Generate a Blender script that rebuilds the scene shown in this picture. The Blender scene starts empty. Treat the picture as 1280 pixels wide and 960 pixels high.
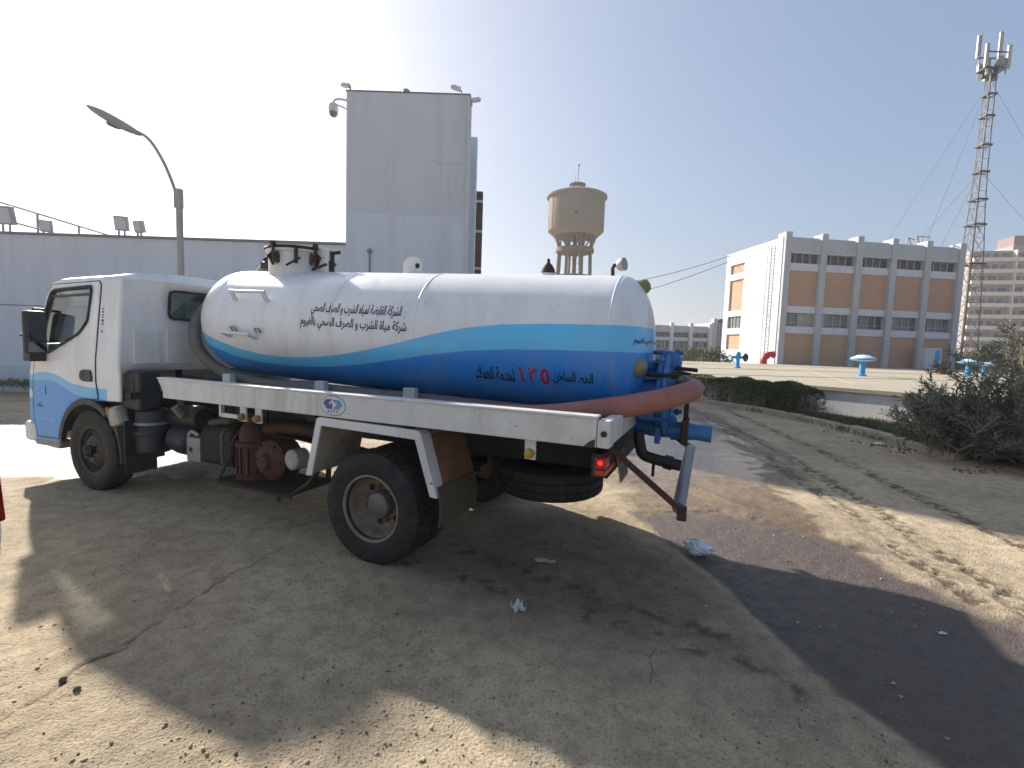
import bpy, bmesh, math, random
import numpy as np
from math import sin, cos, pi, radians, sqrt, atan2, hypot
from mathutils import Vector, Matrix
from mathutils.geometry import delaunay_2d_cdt
random.seed(7)
SC = bpy.context.scene
COL = SC.collection

# ------------------------------------------------------------------ camera
cam_d = bpy.data.cameras.new('camera')
cam = bpy.data.objects.new('camera', cam_d)
COL.objects.link(cam)
cam_d.sensor_width = 36.0
cam_d.lens = 36.0 * 597.1 / 1280.0
cam_d.clip_start = 0.05
cam_d.clip_end = 4000
_p, _r = radians(4.5), radians(1.89)
fw = Vector((0, cos(_p), -sin(_p))); up0 = Vector((0, sin(_p), cos(_p))); rt0 = Vector((1, 0, 0))
rt = rt0 * cos(_r) + up0 * sin(_r)
up = -rt0 * sin(_r) + up0 * cos(_r)
cm = Matrix((rt, up, -fw)).transposed().to_4x4()
cm.translation = (0, 0, 1.493)
cam.matrix_world = cm
SC.camera = cam

# ------------------------------------------------------------------ light
SUN_AZ, SUN_EL = -44.0, 28.0            # degrees: left of straight ahead, above the horizon
W = bpy.data.worlds.new('World')
SC.world = W
W.use_nodes = True
nt = W.node_tree
for n in list(nt.nodes):
    nt.nodes.remove(n)
sky = nt.nodes.new('ShaderNodeTexSky')
sky.sky_type = 'NISHITA'
sky.sun_disc = False
sky.sun_elevation = radians(SUN_EL)
sky.sun_rotation = radians(SUN_AZ)
sky.altitude = 20
sky.air_density = 1.0
sky.dust_density = 4.0
sky.ozone_density = 3.5
bg = nt.nodes.new('ShaderNodeBackground')
bg.inputs[1].default_value = 0.145
wo = nt.nodes.new('ShaderNodeOutputWorld')
gam = nt.nodes.new('ShaderNodeGamma')          # softens the contrast of the hazy sky as a whole
gam.inputs[1].default_value = 0.5
nt.links.new(sky.outputs[0], gam.inputs[0])
wbal = nt.nodes.new('ShaderNodeMix'); wbal.data_type = 'RGBA'; wbal.blend_type = 'MULTIPLY'
wbal.inputs[0].default_value = 1.0
wbal.inputs[7].default_value = (0.98, 0.99, 1.03, 1)
nt.links.new(gam.outputs[0], wbal.inputs[6])
hs = nt.nodes.new('ShaderNodeHueSaturation')
hs.inputs['Saturation'].default_value = 1.25
nt.links.new(wbal.outputs[2], hs.inputs['Color'])
nt.links.new(hs.outputs[0], bg.inputs[0])
nt.links.new(bg.outputs[0], wo.inputs[0])
sun_d = bpy.data.lights.new('sun', 'SUN')
sun_d.energy = 4.3
sun_d.angle = radians(1.1)
sun_d.color = (1.0, 0.94, 0.85)
sun = bpy.data.objects.new('sun', sun_d)
COL.objects.link(sun)
sd = Vector((sin(radians(SUN_AZ)) * cos(radians(SUN_EL)), cos(radians(SUN_AZ)) * cos(radians(SUN_EL)), sin(radians(SUN_EL))))
sun.rotation_euler = sd.to_track_quat('Z', 'Y').to_euler()
sun.location = sd * 60
vs = SC.view_settings
vs.view_transform = 'Standard'
vs.look = 'None'
vs.exposure = 1.22
vs.gamma = 1.0
vs.use_curve_mapping = False

# ------------------------------------------------------------------ materials
MATS = {}
def srgb(r, g, b):
    f = lambda c: ((c / 255.0 + 0.055) / 1.055) ** 2.4 if c > 10 else c / 255.0 / 12.92
    return (f(r), f(g), f(b))
def nd(t, kind, **kw):
    n = t.nodes.new(kind)
    for k, v in kw.items():
        setattr(n, k, v)
    return n
def mixc(t, fac, a, b, blend='MIX'):
    m = nd(t, 'ShaderNodeMix', data_type='RGBA', blend_type=blend)
    for sock, v in ((m.inputs[0], fac), (m.inputs[6], a), (m.inputs[7], b)):
        if hasattr(v, 'links') or isinstance(v, bpy.types.NodeSocket):
            t.links.new(v, sock)
        elif isinstance(v, (int, float)):
            sock.default_value = v
        else:
            sock.default_value = (v[0], v[1], v[2], 1)
    return m.outputs[2]
def mth(t, op, a, b=0.0, clamp=False):
    m = nd(t, 'ShaderNodeMath', operation=op, use_clamp=clamp)
    for i, v in enumerate((a, b)):
        if isinstance(v, bpy.types.NodeSocket):
            t.links.new(v, m.inputs[i])
        else:
            m.inputs[i].default_value = v
    return m.outputs[0]
def mapr(t, v, a, b, c=0.0, d=1.0, smooth=False):
    m = nd(t, 'ShaderNodeMapRange')
    if smooth:
        m.interpolation_type = 'SMOOTHSTEP'
    t.links.new(v, m.inputs[0])
    for i, x in enumerate((a, b, c, d)):
        m.inputs[i + 1].default_value = x
    return m.outputs[0]
def noise(t, co, scale, detail=4, rough=0.55, dist=0.0, stretch=None):
    n = nd(t, 'ShaderNodeTexNoise')
    n.inputs['Scale'].default_value = scale
    n.inputs['Detail'].default_value = detail
    n.inputs['Roughness'].default_value = rough
    n.inputs['Distortion'].default_value = dist
    if stretch:
        mp = nd(t, 'ShaderNodeMapping')
        mp.inputs[3].default_value = stretch
        t.links.new(co, mp.inputs[0])
        co = mp.outputs[0]
    t.links.new(co, n.inputs['Vector'])
    return n.outputs[0]
def newmat(name):
    m = bpy.data.materials.new(name)
    m.use_nodes = True
    t = m.node_tree
    p = t.nodes['Principled BSDF']
    tc = nd(t, 'ShaderNodeTexCoord')
    return m, t, p, tc.outputs['Object']
def bump(t, p, h, strength=0.3, dist=0.01):
    b = nd(t, 'ShaderNodeBump')
    b.inputs['Strength'].default_value = strength
    b.inputs['Distance'].default_value = dist
    t.links.new(h, b.inputs['Height'])
    t.links.new(b.outputs[0], p.inputs['Normal'])
def M(name, col, rough=0.6, var=0.25, scale=6.0, bmp=0.15, metal=0.0, dirt=None, dirt_amt=0.4, coat=0.0, fine=60.0, streak=False, chips=0):
    if name in MATS:
        return MATS[name]
    m, t, p, co = newmat(name)
    n1 = noise(t, co, scale, 5, 0.6)
    n2 = noise(t, co, fine, 3, 0.6)
    f = mapr(t, n1, 0.3, 0.7)
    dark = tuple(c * (1 - var) for c in col)
    lite = tuple(min(1, c * (1 + var * 0.5)) for c in col)
    c = mixc(t, f, dark, lite)
    c = mixc(t, mapr(t, n2, 0.35, 0.65, 0, var * 0.6), c, tuple(x * 0.6 for x in col))
    if dirt is not None:
        n3 = noise(t, co, scale * 0.6, 6, 0.7, 0.6, (1, 1, 0.25) if streak else None)
        c = mixc(t, mapr(t, n3, 0.48, 0.75, 0, dirt_amt), c, dirt)
    if chips:
        sp = nd(t, 'ShaderNodeTexVoronoi'); sp.inputs['Scale'].default_value = chips
        t.links.new(mixc(t, 0.25, co, noise(t, co, 30.0, 3)), sp.inputs['Vector'])
        c = mixc(t, mth(t, 'MULTIPLY', mapr(t, sp.outputs['Distance'], 0.12, 0.08), mapr(t, n1, 0.52, 0.58)), c, srgb(92, 66, 48))
    t.links.new(c, p.inputs['Base Color'])
    t.links.new(mapr(t, n1, 0.3, 0.7, max(0.02, rough - 0.08), min(1, rough + 0.1)), p.inputs['Roughness'])
    p.inputs['Metallic'].default_value = metal
    p.inputs['Coat Weight'].default_value = coat
    if bmp:
        bump(t, p, n2, bmp, 0.004)
    MATS[name] = m
    return m
def glass(name, tint, refl=0.1):
    m, t, p, co = newmat(name)
    t.nodes.remove(p)
    out = t.nodes['Material Output']
    tr = nd(t, 'ShaderNodeBsdfTransparent'); tr.inputs[0].default_value = (*tint, 1)
    gl = nd(t, 'ShaderNodeBsdfGlossy'); gl.inputs['Roughness'].default_value = 0.03
    lw = nd(t, 'ShaderNodeLayerWeight'); lw.inputs[0].default_value = 0.35
    mx = nd(t, 'ShaderNodeMixShader')
    t.links.new(mth(t, 'ADD', lw.outputs['Fresnel'], refl, True), mx.inputs[0])
    t.links.new(tr.outputs[0], mx.inputs[1]); t.links.new(gl.outputs[0], mx.inputs[2])
    t.links.new(mx.outputs[0], out.inputs[0])
    MATS[name] = m
    return m
def lamp_mat(name, col, strength):
    m, t, p, co = newmat(name)
    p.inputs['Base Color'].default_value = (*col, 1)
    p.inputs['Emission Color'].default_value = (*col, 1)
    p.inputs['Emission Strength'].default_value = strength
    p.inputs['Roughness'].default_value = 0.25
    MATS[name] = m
    return m
def stripe_paint(name, white, light, dark, dust):
    """painted steel: the livery comes from the mesh attributes sa / sb (height over the two paint edges)"""
    m, t, p, co = newmat(name)
    a = nd(t, 'ShaderNodeAttribute', attribute_name='sa').outputs['Fac']
    b = nd(t, 'ShaderNodeAttribute', attribute_name='sb').outputs['Fac']
    n1 = noise(t, co, 3.0, 6, 0.62)
    n2 = noise(t, co, 40.0, 3, 0.6)
    wn = mixc(t, mapr(t, n1, 0.35, 0.7), white, tuple(c * 0.9 for c in white))
    c = mixc(t, mapr(t, a, -0.0015, 0.0015), light, wn)
    c = mixc(t, mapr(t, b, -0.0015, 0.0015), dark, c)
    st = noise(t, co, 3.4, 8, 0.75, 0.5, (1.3, 1.3, 0.22))
    c = mixc(t, mapr(t, st, 0.47, 0.72, 0, 0.30), c, dust)
    sr = noise(t, co, 11.0, 5, 0.7, 0.3, (1.6, 1.6, 0.07))
    c = mixc(t, mth(t, 'MULTIPLY', mapr(t, sr, 0.60, 0.74), mapr(t, n1, 0.48, 0.65, 0, 0.4)), c, srgb(112, 92, 74))
    sp = nd(t, 'ShaderNodeTexVoronoi'); sp.inputs['Scale'].default_value = 9.0
    t.links.new(co, sp.inputs['Vector'])
    chip = mth(t, 'MULTIPLY', mapr(t, sp.outputs['Distance'], 0.035, 0.02), mapr(t, n1, 0.5, 0.56))
    c = mixc(t, chip, c, (0.12, 0.09, 0.07))
    t.links.new(c, p.inputs['Base Color'])
    t.links.new(mapr(t, st, 0.35, 0.75, 0.28, 0.6), p.inputs['Roughness'])
    p.inputs['Coat Weight'].default_value = 0.15
    lump = noise(t, co, 5.0, 2, 0.5)
    bump(t, p, mth(t, 'ADD', mth(t, 'MULTIPLY', lump, 0.8), mth(t, 'MULTIPLY', n2, 0.06)), 0.35, 0.006)
    MATS[name] = m
    return m

DUST = srgb(160, 145, 122)
M('white_paint', (0.68, 0.68, 0.67), 0.42, 0.1, 4, 0.08, dirt=DUST, dirt_amt=0.45, coat=0.1, streak=True, chips=8)
M('rail_paint', (0.64, 0.64, 0.61), 0.5, 0.12, 5, 0.1, dirt=srgb(120, 100, 80), dirt_amt=0.5, streak=True, chips=7)
M('dirty_white', (0.42, 0.37, 0.30), 0.75, 0.3, 7, 0.25, dirt=srgb(110, 78, 52), dirt_amt=0.8)
M('brown_mud', srgb(132, 96, 66), 0.85, 0.3, 8, 0.3, dirt=srgb(90, 70, 52), dirt_amt=0.6)
M('rubber', (0.013, 0.013, 0.013), 0.75, 0.3, 20, 0.2, dirt=(0.07, 0.062, 0.052), dirt_amt=0.55)
M('flap_rubber', srgb(88, 80, 66), 0.8, 0.25, 9, 0.3, dirt=srgb(60, 54, 46), dirt_amt=0.5)
M('black_plastic', (0.012, 0.0125, 0.014), 0.5, 0.3, 8, 0.1, dirt=(0.09, 0.085, 0.08), dirt_amt=0.3)
M('navy_plastic', (0.010, 0.014, 0.022), 0.5, 0.3, 8, 0.12, dirt=(0.05, 0.047, 0.045), dirt_amt=0.3)
M('chassis', (0.010, 0.0095, 0.009), 0.75, 0.4, 9, 0.25, dirt=(0.045, 0.036, 0.028), dirt_amt=0.5)
M('rim_steel', srgb(150, 136, 118), 0.6, 0.3, 10, 0.2, 0.25, dirt=srgb(92, 70, 50), dirt_amt=0.6)
M('rim_dark', srgb(72, 68, 64), 0.6, 0.3, 12, 0.2, 0.3, dirt=srgb(90, 78, 64), dirt_amt=0.5)
M('hub_steel', srgb(120, 116, 110), 0.5, 0.3, 14, 0.2, 0.5)
M('rust_red', srgb(80, 46, 37), 0.75, 0.35, 14, 0.3, dirt=srgb(62, 40, 32), dirt_amt=0.7)
M('rust_brown', srgb(74, 56, 46), 0.8, 0.35, 16, 0.3, 0.2, dirt=srgb(96, 58, 36), dirt_amt=0.6)
M('red_hose', srgb(160, 104, 92), 0.6, 0.25, 7, 0.15, dirt=srgb(120, 84, 70), dirt_amt=0.7)
M('grey_hose', srgb(112, 106, 98), 0.6, 0.25, 9, 0.15, dirt=srgb(80, 74, 66), dirt_amt=0.6)
M('blue_paint', srgb(34, 100, 168), 0.45, 0.25, 9, 0.2, dirt=srgb(30, 52, 78), dirt_amt=0.6)
M('blue_worn', srgb(60, 128, 190), 0.5, 0.25, 14, 0.25, dirt=srgb(60, 58, 60), dirt_amt=0.8)
M('galv', srgb(140, 142, 144), 0.5, 0.2, 9, 0.15, 0.35, dirt=srgb(108, 100, 92), dirt_amt=0.5)
M('dark_steel', srgb(52, 48, 46), 0.6, 0.35, 12, 0.25, 0.4, dirt=srgb(90, 70, 54), dirt_amt=0.5)
M('amber', srgb(196, 160, 60), 0.35, 0.2, 20, 0.1, dirt=srgb(110, 84, 50), dirt_amt=0.5)
M('amber_brown', srgb(150, 112, 62), 0.5, 0.2, 20, 0.1, dirt=srgb(96, 70, 44), dirt_amt=0.5)
M('lens_khaki', srgb(138, 128, 92), 0.4, 0.2, 20, 0.15, dirt=srgb(90, 84, 66), dirt_amt=0.5)
M('headlight', (0.75, 0.76, 0.76), 0.15, 0.05, 10, 0)
M('ink', srgb(24, 26, 48), 0.5, 0.1, 10, 0)
M('ink_red', srgb(190, 22, 26), 0.5, 0.15, 10, 0)
M('ink_grey', srgb(96, 100, 108), 0.5, 0.1, 10, 0)
M('badge_white', (0.6, 0.62, 0.63), 0.4, 0.05, 10, 0)
M('badge_navy', srgb(52, 72, 132), 0.4, 0.1, 10, 0)
M('badge_blue', srgb(92, 142, 180), 0.4, 0.1, 10, 0)
M('seat_cloth', srgb(120, 122, 124), 0.9, 0.2, 12, 0.2)
M('plate_grey', srgb(128, 122, 116), 0.5, 0.25, 12, 0.2, dirt=srgb(84, 74, 66), dirt_amt=0.6)
M('plate_band', srgb(84, 52, 50), 0.5, 0.25, 12, 0.2)
M('plate', srgb(176, 170, 160), 0.5, 0.25, 12, 0.2, dirt=srgb(100, 84, 70), dirt_amt=0.7)
stripe_paint('tank_paint', (0.80, 0.80, 0.80), srgb(92, 192, 242), srgb(40, 136, 222), DUST)
stripe_paint('cab_paint', (0.78, 0.78, 0.78), srgb(110, 186, 232), srgb(60, 148, 222), DUST)
glass('window_glass', (0.40, 0.46, 0.45), 0.09)
glass('screen_glass', (0.85, 0.9, 0.89), 0.04)
m_, t_, p_, c_ = newmat('mirror_glass')
p_.inputs['Metallic'].default_value = 1; p_.inputs['Roughness'].default_value = 0.06; p_.inputs['Base Color'].default_value = (0.16, 0.17, 0.19, 1)
MATS['mirror_glass'] = m_
lamp_mat('tail_red', (0.85, 0.02, 0.015), 0.8)
M('lens_red', srgb(168, 34, 28), 0.25, 0.2, 20, 0.05)
M('tail_orange', srgb(186, 62, 26), 0.3, 0.2, 20, 0.05)
# masonry and ground stuff
def render_mat(name, col, var=0.12, dark_tone=None, stain_amt=0.35, scale=0.5, fine=25.0, rough=0.9):
    if name in MATS:
        return MATS[name]
    m, t, p, co = newmat(name)
    n1 = noise(t, co, scale, 7, 0.65, 0.3)
    n2 = noise(t, co, fine, 4, 0.6)
    n3 = noise(t, co, scale * 2.2, 6, 0.7, 0.5, (1.6, 1.6, 0.18))
    c = mixc(t, mapr(t, n1, 0.3, 0.7), tuple(x * (1 - var) for x in col), tuple(min(1, x * (1 + var * 0.4)) for x in col))
    c = mixc(t, mapr(t, n2, 0.3, 0.7, 0, 0.12), c, tuple(x * 0.55 for x in col))
    if dark_tone:
        c = mixc(t, mapr(t, n3, 0.5, 0.75, 0, stain_amt), c, dark_tone)
    t.links.new(c, p.inputs['Base Color'])
    p.inputs['Roughness'].default_value = rough
    bump(t, p, mth(t, 'ADD', n2, mth(t, 'MULTIPLY', n1, 2.0)), 0.25, 0.02)
    MATS[name] = m
    return m
render_mat('grey_render', srgb(210, 215, 224), 0.07, srgb(170, 172, 178), 0.45, 0.35)
render_mat('grey_render_old', srgb(202, 207, 214), 0.09, srgb(160, 162, 166), 0.5, 0.4)
render_mat('grey_trim', srgb(128, 130, 134), 0.1, srgb(90, 90, 90), 0.4, 0.8)
render_mat('white_render', (0.55, 0.57, 0.61), 0.06, srgb(170, 168, 160), 0.25, 0.3)
render_mat('facade_grey', srgb(178, 180, 184), 0.1, srgb(120, 120, 120), 0.35, 0.4)
render_mat('facade_light', srgb(206, 206, 208), 0.08, srgb(150, 148, 144), 0.3, 0.5)
render_mat('concrete_tower', srgb(130, 120, 105), 0.1, srgb(112, 100, 84), 0.55, 0.25)
render_mat('concrete_dark', srgb(112, 100, 90), 0.12, srgb(90, 80, 70), 0.4, 0.4)
render_mat('slab_concrete', srgb(168, 158, 138), 0.12, srgb(138, 124, 102), 0.5, 0.35, 12)
render_mat('slab_wall', srgb(206, 206, 202), 0.08, srgb(150, 140, 122), 0.5, 0.6)
render_mat('kerb_stone', srgb(160, 148, 132), 0.2, srgb(110, 96, 80), 0.5, 2.0)
render_mat('flat_cream', srgb(206, 196, 184), 0.08, srgb(168, 158, 146), 0.3, 0.15)
render_mat('flat_wall', srgb(156, 148, 142), 0.1, srgb(120, 114, 110), 0.3, 0.2)
render_mat('flat_beige', srgb(190, 168, 142), 0.08, srgb(150, 130, 110), 0.3, 0.2)
render_mat('flat_brown', srgb(134, 116, 108), 0.1, None, 0, 0.3)
render_mat('dark_brown_wall', srgb(96, 82, 78), 0.12, None, 0, 0.5)
def brick_mat(name, col, mortar):
    m, t, p, co = newmat(name)
    br = nd(t, 'ShaderNodeTexBrick')
    mp = nd(t, 'ShaderNodeMapping')
    mp.inputs[2].default_value = (radians(90), 0, 0)
    t.links.new(co, mp.inputs[0]); t.links.new(mp.outputs[0], br.inputs['Vector'])
    br.inputs['Scale'].default_value = 1.0
    br.inputs['Brick Width'].default_value = 0.25; br.inputs['Row Height'].default_value = 0.085
    br.inputs['Mortar Size'].default_value = 0.008
    br.inputs['Color1'].default_value = (*col, 1); br.inputs['Color2'].default_value = (*[c * 0.85 for c in col], 1)
    br.inputs['Mortar'].default_value = (*mortar, 1)
    n1 = noise(t, co, 0.8, 5, 0.6)
    t.links.new(mixc(t, mapr(t, n1, 0.35, 0.7, 0, 0.35), br.outputs[0], tuple(c * 0.75 for c in col)), p.inputs['Base Color'])
    p.inputs['Roughness'].default_value = 0.9
    MATS[name] = m
brick_mat('orange_brick', srgb(190, 150, 122), srgb(172, 140, 118))
M('dark_glass', srgb(74, 72, 70), 0.25, 0.4, 0.7, 0, fine=3)
M('brown_glass', srgb(84, 66, 54), 0.4, 0.4, 0.7, 0, fine=3)
M('grey_glass', srgb(112, 114, 112), 0.25, 0.35, 0.6, 0, fine=2)
M('pale_blind', srgb(168, 168, 160), 0.6, 0.2, 0.7, 0, fine=3)
M('alu', srgb(168, 168, 166), 0.5, 0.1, 5, 0)
M('lamp_grey', srgb(160, 160, 158), 0.55, 0.15, 6, 0.05, 0.2)
M('mast_steel', srgb(120, 112, 108), 0.6, 0.2, 3, 0, 0.3)
M('mast_rust', srgb(120, 90, 78), 0.7, 0.2, 3, 0, 0.2)
M('antenna_white', srgb(160, 157, 150), 0.5, 0.1, 3, 0)
M('antenna_grey', srgb(130, 130, 132), 0.5, 0.1, 3, 0)
M('vent_blue', srgb(58, 152, 214), 0.45, 0.15, 5, 0.05)
M('vent_pale', srgb(190, 214, 228), 0.5, 0.1, 5, 0.05)
M('pipe_red', srgb(184, 34, 40), 0.45, 0.15, 4, 0.05)
M('cable', srgb(70, 72, 76), 0.7, 0.1, 5, 0)
M('car_white', (0.62, 0.65, 0.70), 0.2, 0.03, 3, 0, coat=0.5)
M('car_red', srgb(150, 22, 26), 0.15, 0.1, 10, 0, coat=0.5)
M('bag_plastic', (0.74, 0.74, 0.73), 0.35, 0.12, 20, 0.2)
M('paper_white', (0.62, 0.62, 0.62), 0.8, 0.2, 30, 0.2)
M('cardboard', srgb(186, 176, 150), 0.8, 0.2, 20, 0.2)
M('dog_coat', srgb(176, 116, 62), 0.9, 0.3, 6, 0.3, dirt=srgb(226, 214, 196), dirt_amt=0.9)
M('stone', srgb(172, 158, 136), 0.9, 0.35, 12, 0.3)
M('clod', srgb(112, 96, 80), 0.95, 0.35, 12, 0.3)
M('twig', srgb(110, 96, 78), 0.9, 0.3, 20, 0.2)
M('pale_stem', srgb(158, 144, 124), 0.9, 0.3, 20, 0.2)
M('bark', srgb(96, 82, 68), 0.9, 0.3, 20, 0.4)
def leaf_mat(name, c1, c2, trans=0.25):
    m, t, p, co = newmat(name)
    g = nd(t, 'ShaderNodeAttribute', attribute_name='tint').outputs['Fac']
    c = mixc(t, g, c1, c2)
    t.links.new(c, p.inputs['Base Color'])
    p.inputs['Roughness'].default_value = 0.6
    tr = nd(t, 'ShaderNodeBsdfTranslucent')
    t.links.new(c, tr.inputs[0])
    mx = nd(t, 'ShaderNodeMixShader'); mx.inputs[0].default_value = trans
    t.links.new(p.outputs[0], mx.inputs[1]); t.links.new(tr.outputs[0], mx.inputs[2])
    t.links.new(mx.outputs[0], t.nodes['Material Output'].inputs[0])
    MATS[name] = m
leaf_mat('hedge_leaf', (0.05, 0.065, 0.022), (0.19, 0.21, 0.075))
leaf_mat('oleander_leaf', (0.085, 0.10, 0.068), (0.29, 0.285, 0.21), 0.35)
leaf_mat('grass_leaf', (0.05, 0.07, 0.02), (0.16, 0.15, 0.06))
leaf_mat('palm_leaf', (0.035, 0.048, 0.022), (0.11, 0.12, 0.055))

# ------------------------------------------------------------------ mesh helpers
def frame(a, b):
    d = (b - a).normalized()
    u = d.cross(Vector((0, 0, 1)))
    if u.length < 1e-4:
        u = Vector((1, 0, 0))
    u.normalize()
    return d, u, d.cross(u)
class MB:
    def __init__(s):
        s.v = []; s.f = []
    def add(s, vs, fs):
        o = len(s.v)
        s.v += [tuple(v) for v in vs]
        s.f += [tuple(i + o for i in f) for f in fs]
        return s
    def box(s, x0, x1, y0, y1, z0, z1, rot=None, piv=None):
        vs = [Vector((x, y, z)) for x in (x0, x1) for y in (y0, y1) for z in (z0, z1)]
        if rot is not None:
            pv = Vector(piv) if piv is not None else Vector(((x0 + x1) / 2, (y0 + y1) / 2, (z0 + z1) / 2))
            vs = [rot @ (v - pv) + pv for v in vs]
        return s.add(vs, [(0, 1, 3, 2), (4, 6, 7, 5), (0, 4, 5, 1), (2, 3, 7, 6), (0, 2, 6, 4), (1, 5, 7, 3)])
    def bar(s, a, b, w, h=None):
        a, b = Vector(a), Vector(b); h = h or w
        d, u, n = frame(a, b)
        vs = [p + u * (i * w / 2) + n * (j * h / 2) for p in (a, b) for i, j in ((-1, -1), (1, -1), (1, 1), (-1, 1))]
        return s.add(vs, [(3, 2, 1, 0), (4, 5, 6, 7), (0, 1, 5, 4), (1, 2, 6, 5), (2, 3, 7, 6), (3, 0, 4, 7)])
    def tube(s, pts, r, seg=12, caps=True):
        pts = [Vector(p) for p in pts]; n = len(pts)
        rs = r if isinstance(r, (list, tuple)) else [r] * n
        vs = []; prev = None
        for i, p in enumerate(pts):
            d = (pts[min(i + 1, n - 1)] - pts[max(i - 1, 0)]).normalized()
            if prev is None:
                u = d.cross(Vector((0, 0, 1)))
                if u.length < 1e-3:
                    u = d.cross(Vector((1, 0, 0)))
            else:
                u = prev - d * prev.dot(d)
            u.normalize(); prev = u; w = d.cross(u)
            vs += [p + (u * cos(2 * pi * k / seg) + w * sin(2 * pi * k / seg)) * rs[i] for k in range(seg)]
        fs = [(i * seg + k, i * seg + (k + 1) % seg, (i + 1) * seg + (k + 1) % seg, (i + 1) * seg + k) for i in range(n - 1) for k in range(seg)]
        if caps:
            fs += [tuple(reversed(range(seg))), tuple((n - 1) * seg + k for k in range(seg))]
        return s.add(vs, fs)
    def lathe(s, prof, origin=(0, 0, 0), axis=(0, 0, 1), seg=32, mod=None, close=False):
        """prof: (radius, height along axis)"""
        o = Vector(origin); ax = Vector(axis).normalized()
        u = ax.cross(Vector((0, 0, 1)))
        if u.length < 1e-3:
            u = Vector((1, 0, 0))
        u.normalize(); w = ax.cross(u)
        vs = []; n = len(prof)
        for i, (r, h) in enumerate(prof):
            for k in range(seg):
                rr = r if mod is None else mod(i, k, r)
                a = 2 * pi * k / seg
                vs.append(o + ax * h + (u * cos(a) + w * sin(a)) * rr)
        rng = n if close else n - 1
        fs = [(i * seg + k, i * seg + (k + 1) % seg, ((i + 1) % n) * seg + (k + 1) % seg, ((i + 1) % n) * seg + k) for i in range(rng) for k in range(seg)]
        if not close:
            if prof[0][0] > 1e-6:
                fs.append(tuple(reversed(range(seg))))
            if prof[-1][0] > 1e-6:
                fs.append(tuple((n - 1) * seg + k for k in range(seg)))
        return s.add(vs, fs)
    def prism(s, poly, a, b, mp):
        """poly of 2D points extruded from a to b; mp(u, v, w) -> 3D"""
        n = len(poly)
        vs = [mp(u, v, a) for u, v in poly] + [mp(u, v, b) for u, v in poly]
        return s.add(vs, [tuple(reversed(range(n))), tuple(range(n, 2 * n))] + [(i, (i + 1) % n, n + (i + 1) % n, n + i) for i in range(n)])
    def sheet(s, path, w0, w1, th, mp):
        """open polyline of 2D points, thickness th, width w0..w1; mp(u, v, w) -> 3D"""
        P = [Vector(p) for p in path]; n = len(P); off = []
        for i in range(n):
            a = P[max(i - 1, 0)]; b = P[min(i + 1, n - 1)]
            d = (b - a).normalized(); off.append(P[i] + Vector((-d.y, d.x)) * th)
        return s.prism([tuple(p) for p in P] + [tuple(p) for p in reversed(off)], w0, w1, mp)
    def build(s, name, mat, parent=None, smooth=None, bevel=0.0, recalc=True, weld=False):
        me = bpy.data.meshes.new(name)
        me.from_pydata([tuple(v) for v in s.v], [], s.f)
        if recalc or weld:
            bm = bmesh.new(); bm.from_mesh(me)
            if weld:
                bmesh.ops.remove_doubles(bm, verts=bm.verts, dist=1e-5)
            if recalc:
                bmesh.ops.recalc_face_normals(bm, faces=bm.faces)
            bm.to_mesh(me); bm.free()
        o = bpy.data.objects.new(name, me)
        COL.objects.link(o)
        if mat:
            me.materials.append(MATS[mat])
        if smooth is not None:
            for p in me.polygons:
                p.use_smooth = True
            me.set_sharp_from_angle(angle=radians(smooth))
        if bevel:
            b = o.modifiers.new('bevel', 'BEVEL'); b.width = bevel; b.segments = 2; b.limit_method = 'ANGLE'; b.angle_limit = radians(40)
        if parent:
            o.parent = parent
        return o
def empty(name, loc=(0, 0, 0), rz=0.0):
    o = bpy.data.objects.new(name, None)
    o.empty_display_size = 0.2
    COL.objects.link(o)
    o.location = loc; o.rotation_euler = (0, 0, rz)
    return o
def tag(o, label, cat, group=None):
    o['label'] = label; o['category'] = cat
    if group:
        o['group'] = group
    return o
def struct(o, kind='structure', label=None):
    o['kind'] = kind
    if label:
        o['label'] = label
    return o
def copy_tree(o, parent=None, name=None):
    c = o.copy(); COL.objects.link(c); c.parent = parent
    for ch in [x for x in bpy.data.objects if x.parent == o]:
        copy_tree(ch, c)
    return c
XYZ = lambda u, v, w: Vector((u, v, w))
XZ = lambda u, v, w: Vector((u, w, v))        # profile in x/z, width along y
YZ = lambda u, v, w: Vector((w, u, v))
def inpoly(x, y, P):
    r = False; j = len(P) - 1
    for i in range(len(P)):
        if (P[i][1] > y) != (P[j][1] > y) and x < (P[j][0] - P[i][0]) * (y - P[i][1]) / (P[j][1] - P[i][1]) + P[i][0]:
            r = not r
        j = i
    return r
def densify(P, step, closed=True):
    out = []; n = len(P)
    for i in range(n if closed else n - 1):
        a = Vector(P[i]); b = Vector(P[(i + 1) % n]); k = max(1, int((b - a).length / step))
        out += [tuple(a.lerp(b, j / k)) for j in range(k)]
    if not closed:
        out.append(tuple(P[-1]))
    return out
def rounded(P, r, k=5):
    out = []; n = len(P)
    for i in range(n):
        p = Vector(P[i]); a = Vector(P[i - 1]); b = Vector(P[(i + 1) % n])
        rr = min(r, (a - p).length * 0.45, (b - p).length * 0.45)
        s = p + (a - p).normalized() * rr; e = p + (b - p).normalized() * rr
        for j in range(k + 1):
            t = j / k
            out.append(tuple(s * (1 - t) ** 2 + p * 2 * t * (1 - t) + e * t * t))
    return out
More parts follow.
